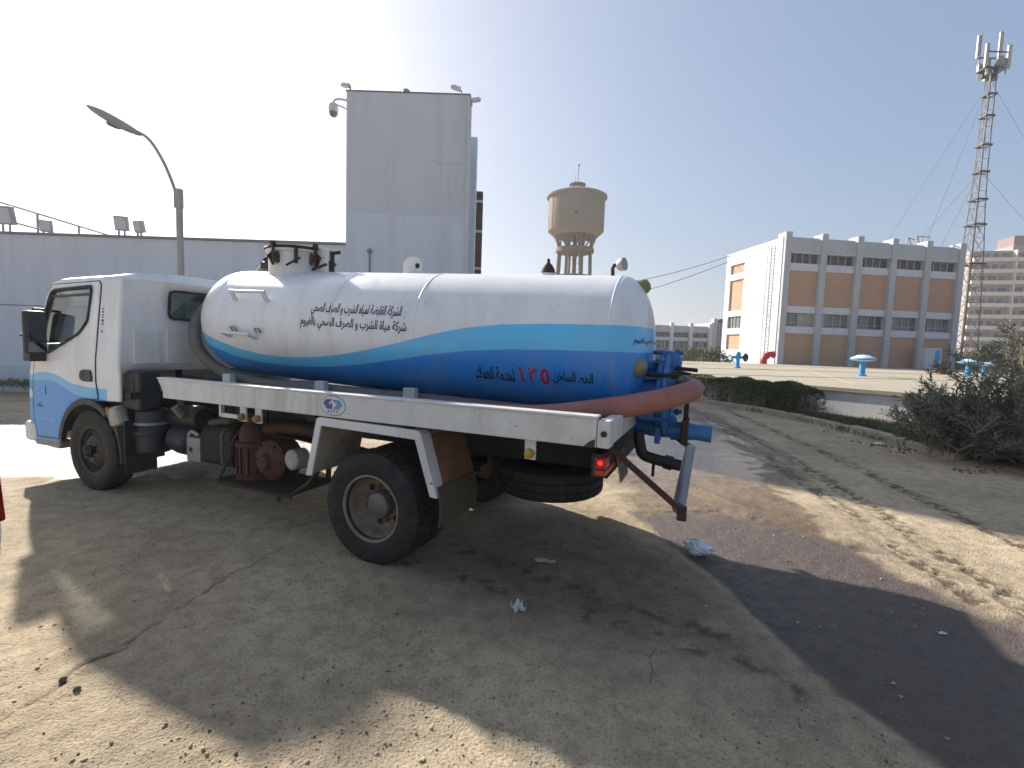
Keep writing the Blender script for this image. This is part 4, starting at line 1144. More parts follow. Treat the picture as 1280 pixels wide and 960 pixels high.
# oleander bushes
def oleander(loc, rad, ht, nst, nleaf, lab, seed):
    R2 = random.Random(seed); o = tag(empty('oleander_bush', loc), lab, 'bush', 'oleander bushes by the kerb')
    tips = []; st = MB()
    for k in range(nst):
        a = R2.uniform(0, 2 * pi); lean = R2.uniform(0.15, 1.0) ** 0.8
        P = [Vector((R2.uniform(-.25, .25) * rad, R2.uniform(-.25, .25) * rad, -0.05))]
        h = ht * R2.uniform(0.45, 1.05) * (1 - 0.45 * lean * lean)
        ex = Vector((cos(a), sin(a), 0)) * rad * lean
        n_ = 7
        for s in range(1, n_ + 1):
            u = s / n_
            P.append(P[0] + ex * u ** 1.2 + Vector((R2.gauss(0, .03), R2.gauss(0, .03), h * (u - 0.16 * u * u * lean) / (1 - 0.16 * lean))))
        st.tube(P, [0.014 * (1 - 0.8 * i / n_) for i in range(n_ + 1)], 5, False)
        tips.append(P)
        for q2 in range(3):                                      # side shoots
            i = R2.randint(2, n_ - 1); B = P[i]; dv = (P[i] - P[i - 1]).normalized() + Vector((R2.gauss(0, .6), R2.gauss(0, .6), R2.uniform(0, .5)))
            Q = [B + dv.normalized() * (0.09 * j) * (1 + 0.1 * j) for j in range(4)]
            st.tube(Q, [0.007, 0.006, 0.004, 0.003], 4, False); tips.append(Q)
    def pos():
        P = R2.choice(tips); n_ = len(P) - 1
        u = R2.random() ** 0.55 * n_; i = min(int(u), n_ - 1); p = P[i].lerp(P[i + 1], u - i)
        dv = (P[i + 1] - P[i]).normalized()
        return p, dv * 0.7 + Vector((R2.gauss(0, .75), R2.gauss(0, .75), R2.gauss(0.1, .55)))
    st.build('stems', 'pale_stem', o, recalc=False)
    V, F, Tt = leaves(nleaf, pos, 0.115, 0.02, R2, 0.12)
    leafobj('foliage', 'oleander_leaf', V, F, Tt, o)
oleander((7.55, 6.75, 0.05), 1.3, 2.1, 130, 15000, 'tall leafy oleander bush cut by the right edge of the picture', 5)
oleander((6.75, 7.1, 0.05), 1.0, 1.15, 85, 10000, 'lower spreading oleander bush in front of the white reservoir wall', 6)
# grass and weeds
def tuft_field(name, lab, pts, n, ln, wd, seed):
    R2 = random.Random(seed)
    def pos():
        a = R2.choice(pts); x = a[0] + R2.gauss(0, a[2]); y = a[1] + R2.gauss(0, a[2])
        return Vector((x, y, max(gz(x, y), 0.02) - 0.01)), (R2.gauss(0, .5), R2.gauss(0, .5), 1)
    V, F, Tt = leaves(n, pos, ln, wd, R2, 0.25)
    o = leafobj(name, 'grass_leaf', V, F, Tt, None)
    struct(o, 'stuff', lab)
tuft_field('grass', 'weedy grass between the kerb and the white reservoir wall', [(7.0, 10.6, .22), (7.2, 9.9, .25), (7.3, 9.2, .3), (7.0, 8.5, .25), (7.6, 10.3, .2), (7.15, 11.0, .2), (6.9, 9.6, .12), (6.75, 11.6, .12), (6.5, 12.2, .12), (7.9, 9.6, .3)], 5200, 0.15, 0.012, 12)
tuft_field('wall_weeds', 'dry weeds at the foot of the long grey wall', [(-9 - k * 0.9, 12.6, .35) for k in range(9)], 3000, 0.2, 0.02, 13)
# small shrub row at the far edge of the slab
def shrub(loc, rx, ry, h, n, lab, seed, mat='hedge_leaf', ln=0.16, grp='shrubs beyond the slab'):
    R2 = random.Random(seed); o = tag(empty('shrub', loc), lab, 'shrub', grp)
    def pos():
        a = R2.uniform(0, 2 * pi); r = sqrt(R2.random()); v = R2.random()
        k = 1 - 0.6 * v ** 2
        return Vector((cos(a) * r * rx * k, sin(a) * r * ry * k, v * h * (0.8 + 0.4 * vnoise(np.array(cos(a) * 3.0), np.array(sin(a) * 3.0), seed)))), (cos(a), sin(a), R2.uniform(0, 1))
    V, F, Tt = leaves(n, pos, ln, ln * 0.5, R2)
    leafobj('foliage', mat, V, F, Tt, o)
    st = MB()
    for k in range(6):
        st.tube([(0, 0, 0), (R2.uniform(-.5, .5) * rx, R2.uniform(-.5, .5) * ry, h * 0.8)], [0.04, 0.01], 5)
    st.build('stems', 'bark', o)
shrub((16.6, 41.6, 0.0), 2.9, 0.8, 1.75, 2600, 'low yellowish green shrub at the far edge of the slab left of the white building', 31, 'grass_leaf', 0.22)
# palms and trees by the mast
def palm(loc, h, nf, fl, lab, seed):
    R2 = random.Random(seed); o = tag(empty('palm_tree', loc), lab, 'palm tree', 'palms by the mast')
    MB().lathe([(0.26, -0.2), (0.22, h * 0.3), (0.19, h * 0.7), (0.24, h * 0.95), (0.15, h + 0.2), (0, h + 0.25)], seg=14, mod=lambda i, k, r: r * (1 + 0.06 * ((i + k) % 2))).build('trunk', 'bark', o)
    for k in range(nf):
        a = 2 * pi * k / nf + R2.uniform(-.2, .2); el = R2.uniform(-0.35, 1.25); L = fl * R2.uniform(0.8, 1.1)
        P = []; p = Vector((0, 0, h + 0.1)); dv = Vector((cos(a) * cos(el), sin(a) * cos(el), sin(el)))
        for s in range(9):
            P.append(p.copy()); p = p + dv * L / 8; dv = (dv + Vector((0, 0, -0.13 - 0.02 * s))).normalized()
        V = []; F = []; Tt = []
        for s in range(1, 9):
            for q2 in range(5):
                b0 = P[s - 1].lerp(P[s], q2 / 5); d_ = (P[s] - P[s - 1]).normalized(); sd_ = d_.cross(Vector((0, 0, 1)))
                if sd_.length < .05: sd_ = Vector((1, 0, 0))
                sd_.normalize()
                for sg_ in (-1, 1):
                    ll = 0.55 * (1 - abs(s / 9 - 0.45)) * fl / 2.4; e = b0 + (sd_ * sg_ * 0.8 + d_ * 0.6 + Vector((0, 0, R2.uniform(-.35, .1)))) * ll
                    i0 = len(V); V += [b0, b0.lerp(e, .5) + d_ * 0.025, e, b0.lerp(e, .5) - d_ * 0.025]; F.append((i0, i0 + 1, i0 + 2, i0 + 3)); Tt += [min(1, max(0, R2.gauss(.45, .25)))] * 4
        fr = leafobj('frond', 'palm_leaf', V, F, Tt, o)
        MB().tube(P, [0.03 * (1 - 0.8 * i / 8) for i in range(9)], 5, False).build('midrib', 'twig', fr, recalc=False)
palm((42.5, 40.5, 0), 2.5, 26, 3.0, 'date palm with drooping fronds behind the bush at the right edge', 41)
palm((46.5, 41.0, 0), 3.1, 26, 3.2, 'tallest date palm, cut by the right edge of the picture', 42)
palm((40.3, 45.0, 0), 2.0, 20, 2.4, 'small date palm at the foot of the mast', 43)
shrub((43.0, 50.5, 0), 4.5, 1.2, 3.2, 5200, 'dark tree mass at the foot of the telecom mast', 44, 'palm_leaf', 0.35, 'trees by the mast')
shrub((52.5, 51.5, 0), 4.5, 1.5, 3.4, 4200, 'dark tree mass below the apartment tower', 45, 'palm_leaf', 0.35, 'trees by the mast')

# ------------------------------------------------------------------ the tanker truck (x forward, y to its left, z up)
TR = tag(empty('tanker_truck', (-0.5438, 3.9542, 0.0), radians(156.8)), 'white and blue water tanker truck parked on the dusty ground', 'truck')
def part(name, mb, mat, parent=None, smooth=None, bevel=0.0, **k):
    return mb.build(name, mat, parent or TR, smooth, bevel, **k)
# ---- cab
ys = lambda z: 0.93 - max(0.0, z - 1.25) * 0.075
ARC = [(3.275 + 0.495 * cos(a), 0.375 + 0.495 * sin(a)) for a in np.linspace(radians(100), radians(9), 12)]
CAB_SIDE = [(2.77, 0.89), (3.10, 0.875)] + ARC + [(3.79, 0.42), (4.22, 0.40), (4.29, 0.46), (4.32, 0.60), (4.315, 0.9), (4.28, 1.1), (4.20, 1.35), (4.10, 1.62), (3.97, 1.90), (3.92, 1.955), (3.80, 1.985), (2.82, 2.0), (2.77, 1.97)]
WIN = rounded([(4.115, 1.30), (4.02, 1.62), (3.905, 1.885), (3.232, 1.915), (3.272, 1.60), (3.40, 1.485), (3.92, 1.285)], 0.045, 4)
STOP = [(2.95, 0.99), (3.157, 0.988), (3.32, 0.993), (3.45, 1.0), (3.553, 1.012), (3.68, 1.05), (3.794, 1.079), (3.92, 1.092), (4.052, 1.092), (4.16, 1.078), (4.26, 1.054), (4.4, 1.03)]
SMID = [(2.95, 0.892), (3.171, 0.888), (3.327, 0.893), (3.42, 0.9), (3.513, 0.915), (3.62, 0.95), (3.728, 0.985), (3.84, 1.008), (3.984, 1.014), (4.272, 0.997), (4.4, 0.98)]
def stripe_cab(o):
    set_attr(o, 'sa', lambda c: c.z - interp(STOP, c.x) if c.x > 2.945 else 1.0)
    set_attr(o, 'sb', lambda c: c.z - interp(SMID, c.x) if c.x > 2.945 else 1.0)
body = MB()
for s in (1, -1):
    pm = panel(CAB_SIDE, [WIN], 0.05, lambda u, v: Vector((u, s * ys(v), v)))
    body.add(pm.v, pm.f)
PROF = [(2.77, 1.16), (2.77, 1.3), (2.77, 1.45), (2.77, 1.655), (2.77, 1.78), (2.77, 1.905), (2.77, 1.97), (2.82, 2.0), (2.95, 1.997), (3.2, 1.99), (3.5, 1.988), (3.80, 1.985), (3.92, 1.955), (3.97, 1.90), (4.10, 1.62), (4.20, 1.35), (4.28, 1.1), (4.315, 0.9), (4.32, 0.60), (4.29, 0.46), (4.22, 0.40)]
TS_ = [-1, -0.985, -0.96, -0.92, -0.86, -0.7, -0.545, -0.4, -0.2, 0, 0.2, 0.4, 0.545, 0.7, 0.86, 0.92, 0.96, 0.985, 1]
def prow(i, t):
    x, z = PROF[i]
    a = Vector(PROF[max(i - 1, 0)]); b_ = Vector(PROF[min(i + 1, len(PROF) - 1)]); d_ = (b_ - a).normalized()
    nrm = Vector((-d_.y, d_.x))
    amt = interp([(0, 0.0), (5, 0.012), (6, 0.05), (7, 0.08), (11, 0.085), (13, 0.10), (15, 0.11), (18, 0.09), (20, 0.06)], i)
    h = amt * (1 - abs(t) ** 5) ** 0.8 * (0.75 + 0.25 * (1 - t * t))
    return Vector((x + nrm.x * h, t * ys(z), z + nrm.y * h))
nT = len(TS_)
def rowface(i, j):
    b0 = i * nT + j
    return (b0, b0 + 1, b0 + nT + 1, b0 + nT)
rowv = [prow(i, t) for i in range(len(PROF)) for t in TS_]
rf_, glassf, rearf = [], [], []
for i in range(len(PROF) - 1):
    for j in range(nT - 1):
        if i in (13, 14) and 3 <= j <= nT - 5:
            glassf.append(rowface(i, j))
        elif i in (3, 4) and 6 <= j <= 11:
            rearf.append(rowface(i, j))
        else:
            rf_.append(rowface(i, j))
body.add(rowv, rf_)
def compact(vs_, fs_):
    ids = sorted({i for f in fs_ for i in f}); mp_ = {i: k for k, i in enumerate(ids)}
    return [vs_[i] for i in ids], [tuple(mp_[i] for i in f) for f in fs_]
cb = part('cab_body', body, 'cab_paint', smooth=38, weld=True)
stripe_cab(cb)
sol = cb.modifiers.new('skin', 'SOLIDIFY'); sol.thickness = 0.02; sol.offset = -1
part('windscreen', MB().add(*compact(rowv, glassf)), 'screen_glass', smooth=60)
rwg = part('rear_window', MB().box(2.757, 2.763, -0.51, 0.51, 1.652, 1.908), 'window_glass')
RW = rounded([(-0.515, 1.648), (0.515, 1.648), (0.50, 1.912), (-0.50, 1.912)], 0.06, 5)
part('seal', MB().tube([Vector((2.758, y, z)) for y, z in densify(RW, 0.03)] + [Vector((2.758, *RW[0]))], 0.013, 6, False), 'rubber', rwg, smooth=60)
# pressed ribs on the rear wall
for (y0, y1, z0, z1) in ((0.60, 0.82, 1.22, 1.52), (0.30, 0.54, 1.22, 1.55), (0.02, 0.24, 1.22, 1.55), (-0.26, -0.04, 1.22, 1.55), (-0.56, -0.32, 1.22, 1.55)):
    part('pressed_panel', MB().box(2.752, 2.772, y0, y1, z0, z1), 'white_paint', cb, bevel=0.009)
part('floor_pan', MB().box(2.80, 4.2, -0.88, 0.88, 0.86, 0.90), 'chassis')
part('dashboard', MB().prism([(4.22, 0.95), (4.22, 1.28), (4.05, 1.34), (3.86, 1.30), (3.80, 1.15), (3.9, 0.95)], -0.84, 0.84, XZ), 'black_plastic', bevel=0.02)
def seat(y0, y1):
    st = part('seat', MB().box(3.02, 3.52, y0, y1, 1.0, 1.18), 'seat_cloth', bevel=0.05)
    part('backrest', MB().box(2.92, 3.06, y0 + 0.02, y1 - 0.02, 1.15, 1.66, Matrix.Rotation(radians(-10), 3, 'Y')), 'seat_cloth', st, bevel=0.05)
    part('headrest', MB().box(2.88, 2.98, (y0 + y1) / 2 - 0.13, (y0 + y1) / 2 + 0.13, 1.68, 1.86), 'seat_cloth', st, bevel=0.04)
seat(0.28, 0.80); seat(-0.80, -0.05)
sw = part('steering_wheel', MB().lathe([(0.20, -0.012), (0.212, 0), (0.20, 0.012), (0.188, 0)], (3.74, 0.5, 1.36), (-0.55, 0, 0.83), 30, close=True), 'black_plastic', smooth=60)
part('spoke', MB().bar((3.74, 0.3, 1.36), (3.74, 0.7, 1.36), 0.035, 0.02).tube([(3.74, 0.5, 1.36), (3.95, 0.5, 1.05)], 0.03, 8), 'black_plastic', sw)
# doors on both sides
DARC = [(3.275 + 0.503 * cos(a), 0.375 + 0.503 * sin(a)) for a in np.linspace(radians(96), radians(10), 12)]
DOOR = [(3.10, 0.892)] + DARC + [(3.80, 0.45), (4.17, 0.44), (4.235, 0.6), (4.235, 0.9), (4.20, 1.12), (4.155, 1.30), (4.06, 1.60), (3.945, 1.905), (3.90, 1.945), (3.13, 1.962), (3.095, 1.93), (3.125, 1.3), (3.135, 1.05)]
for s in (1, -1):
    pm = panel(DOOR, [WIN], 0.05, lambda u, v: Vector((u, s * (ys(v) + 0.006), v)))
    d_o = part('door', pm, 'cab_paint', smooth=40)
    stripe_cab(d_o)
    sl_ = d_o.modifiers.new('skin', 'SOLIDIFY'); sl_.thickness = 0.012; sl_.offset = -1 if s == 1 else 1
    part('window', panel(WIN, [], 0.06, lambda u, v: Vector((u, s * (ys(v) - 0.004), v))), 'window_glass', d_o, smooth=60)
    wl = densify(WIN, 0.03)
    part('window_seal', MB().tube([Vector((u, s * (ys(v) + 0.004), v)) for u, v in wl] + [Vector((wl[0][0], s * (ys(wl[0][1]) + 0.004), wl[0][1]))], 0.017, 6, False), 'rubber', d_o, smooth=60)
    dl = densify(DOOR, 0.03)
    part('door_seal', MB().tube([Vector((u, s * (ys(v) + 0.001), v)) for u, v in dl] + [Vector((dl[0][0], s * (ys(dl[0][1]) + 0.001), dl[0][1]))], 0.0065, 5, False), 'rubber', d_o)
    hd_ = rounded([(3.17, 1.045), (3.19, 1.15), (3.33, 1.15), (3.37, 1.11), (3.36, 1.055), (3.30, 1.04)], 0.02, 3)
    part('handle', MB().prism(hd_, s * 0.934, s * 0.952, XZ), 'black_plastic', d_o, bevel=0.006)
    part('vent_rail', MB().bar((3.25, s * 0.892, 1.845), (3.90, s * 0.888, 1.83), 0.012, 0.022), 'black_plastic', d_o)
    part('crease', MB().tube([(3.82, s * 0.937, 0.63), (4.22, s * 0.937, 0.625)], 0.006, 5).tube([(3.84, s * 0.937, 1.0), (4.22, s * 0.937, 1.005)], 0.005, 5), 'cab_paint', d_o)
    if s == 1:
        part('badge', MB().box(4.07, 4.16, 0.937, 0.94, 0.74, 0.765).box(4.09, 4.14, 0.937, 0.94, 0.775, 0.785), 'ink_grey', d_o)
        part('navy_strip', MB().box(3.985, 3.995, 0.937, 0.9395, 0.87, 0.96), 'badge_navy', d_o)  # thin flat strip of darker blue on the door, panel itself stays even
        # small upright decal on the pillar
        for (z0, z1, dx, th) in ((1.70, 1.715, .022, 0), (1.675, 1.69, .03, 0), (1.65, 1.662, .03, 0), (1.63, 1.64, .028, 0), (1.59, 1.615, .03, 0), (1.565, 1.58, .03, 0), (1.535, 1.54, .02, 0)):
            part('decal', MB().box(3.05 - dx / 2, 3.05 + dx / 2, ys(z0) + 0.001, ys(z0) + 0.003, z0, z1), 'ink_grey', cb)
        part('decal', MB().prism([(3.035, 1.515), (3.07, 1.515), (3.052, 1.49)], ys(1.5) + 0.001, ys(1.5) + 0.003, XZ), 'ink_grey', cb)
    # arch trim, mudguard, mirror
    outer = [(3.275 + 0.508 * cos(a), 0.375 + 0.508 * sin(a)) for a in np.linspace(radians(8), radians(128), 22)]
    inner = [(3.275 + 0.452 * cos(a), 0.375 + 0.452 * sin(a)) for a in np.linspace(radians(128), radians(8), 22)]
    part('arch_trim', MB().prism(outer + inner, s * 0.905, s * 0.947, XZ), 'black_plastic', bevel=0.004)
    mg = [(3.275 + 0.47 * cos(a), 0.375 + 0.47 * sin(a)) for a in np.linspace(radians(20), radians(186), 26)]
    part('wheel_arch', MB().sheet(mg, s * 0.55, s * 0.925, 0.012, XZ), 'black_plastic', smooth=40)
    gd = part('front_mudguard', MB().sheet([(2.99, 0.83), (2.90, 0.74), (2.84, 0.60), (2.80, 0.44), (2.795, 0.33)], s * 0.70, s * 0.925, 0.02, XZ), 'flap_rubber', smooth=40)
    lp = part('side_lamp', MB().box(2.80, 2.96, s * 0.905 - 0.06, s * 0.905 + 0.04, 0.66, 0.84, Matrix.Rotation(radians(18), 3, 'Y')), 'plate', gd, bevel=0.03)
    part('lamp_lens', MB().box(2.93, 2.965, s * 0.905 - 0.05, s * 0.905 + 0.045, 0.74, 0.83, Matrix.Rotation(radians(18), 3, 'Y')), 'amber_brown', lp, bevel=0.01)
    part('hanging_flap', MB().box(2.72, 2.735, s * 0.8 - 0.13, s * 0.8 + 0.13, 0.24, 0.72), 'rubber', gd)
    mr = part('side_mirror', MB().box(3.92, 4.0, s * 1.012 - 0.085, s * 1.012 + 0.085, 1.27, 1.685), 'black_plastic', bevel=0.03)
    part('mirror_glass', MB().box(3.915, 3.921, s * 1.012 - 0.068, s * 1.012 + 0.068, 1.40, 1.66), 'mirror_glass', mr, bevel=0.002)
    part('wide_glass', MB().box(3.914, 3.921, s * 1.012 - 0.068, s * 1.012 + 0.068, 1.29, 1.385), 'mirror_glass', mr, bevel=0.002)
    part('arm', MB().tube([(4.13, s * 0.90, 1.24), (4.10, s * 0.98, 1.22), (3.99, s * 1.02, 1.28)], 0.022, 8), 'black_plastic', mr)
    part('arm', MB().tube([(4.05, s * 0.89, 1.70), (4.0, s * 1.0, 1.70)], 0.014, 8), 'black_plastic', mr)
    part('rod', MB().tube([(4.0, s * 1.03, 1.45), (4.12, s * 1.05, 1.45)], 0.014, 8), 'black_plastic', mr)
    part('arm_root', MB().box(3.95, 4.08, s * 0.99 - 0.07, s * 0.99 + 0.07, 1.20, 1.29), 'black_plastic', mr, bevel=0.008)
    part('headlight', MB().lathe([(0, 0.07), (0.07, 0.06), (0.10, 0.03), (0.11, -0.03), (0.08, -0.08), (0, -0.1)], (4.30, s * 0.84, 0.86), (0.9, s * 0.5, 0), 20), 'headlight', smooth=60)
bp = part('bumper', MB().box(4.20, 4.46, -0.94, 0.94, 0.36, 0.58), 'white_paint', bevel=0.05)
for s in (1, -1):
    part('bumper_corner', MB().box(3.80, 4.26, s * 0.87 - 0.06, s * 0.87 + 0.06, 0.345, 0.425), 'galv', bp, bevel=0.02)
part('grille', MB().box(4.395, 4.42, -0.55, 0.55, 0.72, 0.90), 'black_plastic', bevel=0.01)
# ---- wheels
def lug(i, k, r):
    return r * (0.982 if (k % 2 == 0 and r > 0.372) else 1.0)
TYRE = [(0.205, -0.08), (0.235, -0.098), (0.30, -0.107), (0.35, -0.10), (0.378, -0.085), (0.388, -0.06), (0.388, -0.035), (0.376, -0.032), (0.376, -0.026), (0.389, -0.023), (0.389, 0.023), (0.376, 0.026), (0.376, 0.032), (0.388, 0.035), (0.388, 0.06), (0.378, 0.085), (0.35, 0.10), (0.30, 0.107), (0.235, 0.098), (0.205, 0.08)]
def wheel(name, x, y, z, side, kind, axis=None):
    w = empty(name); w.parent = TR
    ax = axis or (0, side, 0)
    part('tyre', MB().lathe(TYRE, (x, y, z), ax, 120, lug, close=True), 'rubber', w, smooth=30)
    A = Vector(ax)
    if kind == 'dish':
        part('rim', MB().lathe([(0.213, -0.085), (0.232, 0.082), (0.228, 0.094), (0.216, 0.094), (0.207, 0.075), (0.198, 0.0), (0.19, -0.035), (0.168, -0.055), (0.10, -0.06), (0.0, -0.06)], (x, y, z), ax, 48), 'rim_steel', w, smooth=35)
        part('hub', MB().lathe([(0.095, -0.06), (0.095, 0.0), (0.085, 0.02), (0.06, 0.03), (0.0, 0.035)], (x, y, z), ax, 24), 'hub_steel', w, smooth=35)
        hr, hh2 = 0.142, -0.0585; nr, nh = 0.118, -0.045
    else:
        part('rim', MB().lathe([(0.213, -0.08), (0.232, 0.085), (0.226, 0.095), (0.214, 0.09), (0.205, 0.06), (0.19, 0.03), (0.165, 0.035), (0.13, 0.075), (0.105, 0.085), (0.0, 0.085)], (x, y, z), ax, 48), 'rim_dark', w, smooth=35)
        part('hub', MB().lathe([(0.062, 0.08), (0.06, 0.125), (0.045, 0.135), (0.03, 0.15), (0.0, 0.152)], (x, y, z), ax, 20), 'chassis', w, smooth=35)
        hr, hh2 = 0.168, 0.0365; nr, nh = 0.09, 0.085
    u = Vector((1, 0, 0)); v = A.cross(u)
    for k in range(6):
        a = 2 * pi * k / 6 + 0.3
        c0 = Vector((x, y, z)) + (u * cos(a) + v * sin(a)) * hr + A * hh2
        if kind == 'dish' or True:
            part('hand_hole', MB().lathe([(0.026, -0.004), (0.026, 0.003), (0, 0.0032)], c0, A, 14), 'chassis', w)
        a += 0.5
        c0 = Vector((x, y, z)) + (u * cos(a) + v * sin(a)) * nr + A * nh
        part('wheel_nut', MB().lathe([(0.016, -0.02), (0.016, 0.016), (0.009, 0.02), (0.009, 0.034), (0, 0.035)], c0, A, 6), 'hub_steel', w)
    return w
RZ = 0.388
for s in (1, -1):
    wheel('front_wheel', 3.283, s * 0.82, RZ, s, 'disc')
    wheel('rear_wheel', 0.0, s * 0.848, RZ, s, 'dish')
    w_ = empty('inner_rear_wheel'); w_.parent = TR
    part('tyre', MB().lathe(TYRE, (0, s * 0.60, RZ), (0, s, 0), 72, lug, close=True), 'rubber', w_, smooth=30)
sp = empty('spare_wheel'); sp.parent = TR
part('tyre', MB().lathe(TYRE, (-0.98, 0.16, 0.575), (0, 0, 1), 72, lug, close=True), 'rubber', sp, smooth=30)
part('rim', MB().lathe([(0.213, -0.08), (0.23, -0.09), (0.2, -0.05), (0.1, -0.02), (0, -0.02)], (-0.98, 0.16, 0.575), (0, 0, 1), 32), 'rim_dark', sp, smooth=35)
# ---- chassis
for s in (1, -1):
    part('chassis_rail', MB().box(-1.48, 4.1, s * 0.37 - 0.035, s * 0.37 + 0.035, 0.72, 0.93), 'chassis', bevel=0.006)
    for k in range(4):
        part('leaf_spring', MB().tube([(0.55 - 0.06 * k, s * 0.44, 0.62 - 0.018 * k), (0, s * 0.44, 0.50 - 0.018 * k), (-0.55 + 0.06 * k, s * 0.44, 0.62 - 0.018 * k)], 0.02, 6), 'chassis')
    part('front_spring', MB().tube([(3.75, s * 0.42, 0.58), (3.28, s * 0.42, 0.47), (2.75, s * 0.42, 0.60)], 0.03, 6), 'chassis')
for x in (2.6, 1.9, 1.2, 0.5, -0.3, -1.1):
    part('cross_member', MB().box(x - 0.04, x + 0.04, -0.96, 0.96, 0.93, 0.985), 'chassis')
part('rear_axle', MB().tube([(0, -0.7, RZ), (0, -0.18, RZ), (0, -0.15, RZ), (0, 0.15, RZ), (0, 0.18, RZ), (0, 0.7, RZ)], [0.06, 0.07, 0.17, 0.17, 0.07, 0.06], 16), 'chassis', smooth=40)
part('front_axle', MB().tube([(3.283, -0.75, RZ), (3.283, 0.75, RZ)], 0.05, 10), 'chassis', smooth=40)
part('propeller_shaft', MB().tube([(0.1, 0, 0.42), (2.4, 0, 0.62)], 0.045, 12), 'chassis', smooth=40)
part('gearbox', MB().box(2.3, 3.0, -0.2, 0.2, 0.5, 0.82), 'chassis', bevel=0.05)
part('engine', MB().box(2.9, 3.9, -0.28, 0.28, 0.45, 0.86), 'chassis', bevel=0.05)
# ---- side rails and deck
RAILP = [(2.095, 1.137), (2.10, 1.12), (2.075, 1.09), (2.045, 1.05), (2.04, 0.985), (-1.505, 0.985), (-1.505, 1.137)]
for s in (1, -1):
    rl = part('side_rail', MB().prism(RAILP, s * 0.955, s * 1.008, XZ), 'rail_paint', bevel=0.005)
    part('top_lip', MB().box(-1.51, 2.10, min(s * 0.93, s * 1.018), max(s * 0.93, s * 1.018), 1.137, 1.150), 'white_paint', rl, bevel=0.004)
    part('end_plate', MB().box(-1.575, -1.508, min(s * 0.90, s * 1.006), max(s * 0.90, s * 1.006), 0.985, 1.128), 'rail_paint', rl, bevel=0.006)
    part('bolt', MB().lathe([(0.016, 0), (0.016, 0.012), (0, 0.013)], (-1.545, s * 1.006, 1.06), (0, s, 0), 8), 'rust_brown', rl)
    part('rust_patch', MB().prism([(-1.50, 0.984), (-1.44, 0.983), (-1.455, 1.0), (-1.47, 1.015), (-1.50, 1.03)], s * 1.0081, s * 1.0105, XZ), 'rust_brown', rl)
    # lamps on brackets below the rail
    for (x, big, mt) in ((1.16, 1, 'amber_brown'), (1.0, 0, 'amber_brown'), (-1.13, 0, 'amber')):
        bk = part('lamp_bracket', MB().box(x - 0.032, x + 0.032, s * 0.965 - 0.006, s * 0.965 + 0.006, 0.87, 0.984), 'rail_paint', rl)
        part('marker_lamp', MB().lathe([(0.028, 0), (0.028, 0.02), (0.022, 0.032), (0.01, 0.038), (0, 0.039)], (x, s * 0.972, 0.905), (0, s, 0), 16), mt, bk, smooth=50)
        if big:
            part('arm', MB().bar((x, s * 0.965, 0.90), (x + 0.24, s * 0.965, 0.90), 0.02, 0.03).bar((x + 0.24, s * 0.965, 0.89), (x + 0.24, s * 0.965, 0.985), 0.02, 0.03), 'rail_paint', bk)
part('deck', MB().box(-1.50, 2.04, -0.95, 0.95, 0.988, 1.004), 'chassis')
part('rear_beam', MB().box(-1.57, -1.508, -0.898, 0.898, 0.99, 1.12), 'rail_paint', bevel=0.005)
for x in (1.95, 0.86, 0.0):
    for s in (1, -1):
        part('saddle_post', MB().prism([(x + 0.055, 1.0), (x + 0.05, 1.165), (x - 0.05, 1.165), (x - 0.055, 1.0)], s * 0.48, s * 0.53, XZ), 'white_paint', bevel=0.004)
    part('saddle', MB().box(x - 0.04, x + 0.04, -0.40, 0.40, 1.004, 1.07), 'white_paint')
# badge
bc = Vector((0.255, 1.0085, 1.064))
bd = part('badge', MB().add([bc + Vector((0.108 * cos(a), 0, 0.068 * sin(a))) for a in np.linspace(0, 2 * pi, 40, False)], [tuple(range(40))]), 'badge_navy')
part('badge_field', MB().add([bc + Vector((0.103 * cos(a), 0.0012, 0.0635 * sin(a))) for a in np.linspace(0, 2 * pi, 40, False)], [tuple(range(40))]), 'badge_white', bd)
def bpoly(P):
    return MB().add([bc + Vector((-u, 0.0024, v)) for u, v in P], [tuple(range(len(P)))])
part('emblem', bpoly([(-0.085, 0.012), (-0.06, 0.04), (-0.01, 0.045), (-0.006, 0.04), (-0.035, 0.015), (-0.03, 0.006), (-0.006, 0.02), (-0.006, -0.022), (-0.05, -0.022)]), 'badge_navy', bd)
part('emblem', bpoly([(0.082, 0.01), (0.06, 0.038), (0.0, 0.043), (0.0, 0.03), (0.03, 0.018), (0.03, 0.006), (0.004, -0.022), (0.055, -0.022)]), 'badge_blue', bd)
tv, tf, tw_, th_ = text_mesh('A U T O', 0.026)
part('lettering', MB().add([bc + Vector((-(u - tw_ / 2), 0.0024, v - 0.047)) for u, v in tv], tf), 'ink', bd, recalc=False)
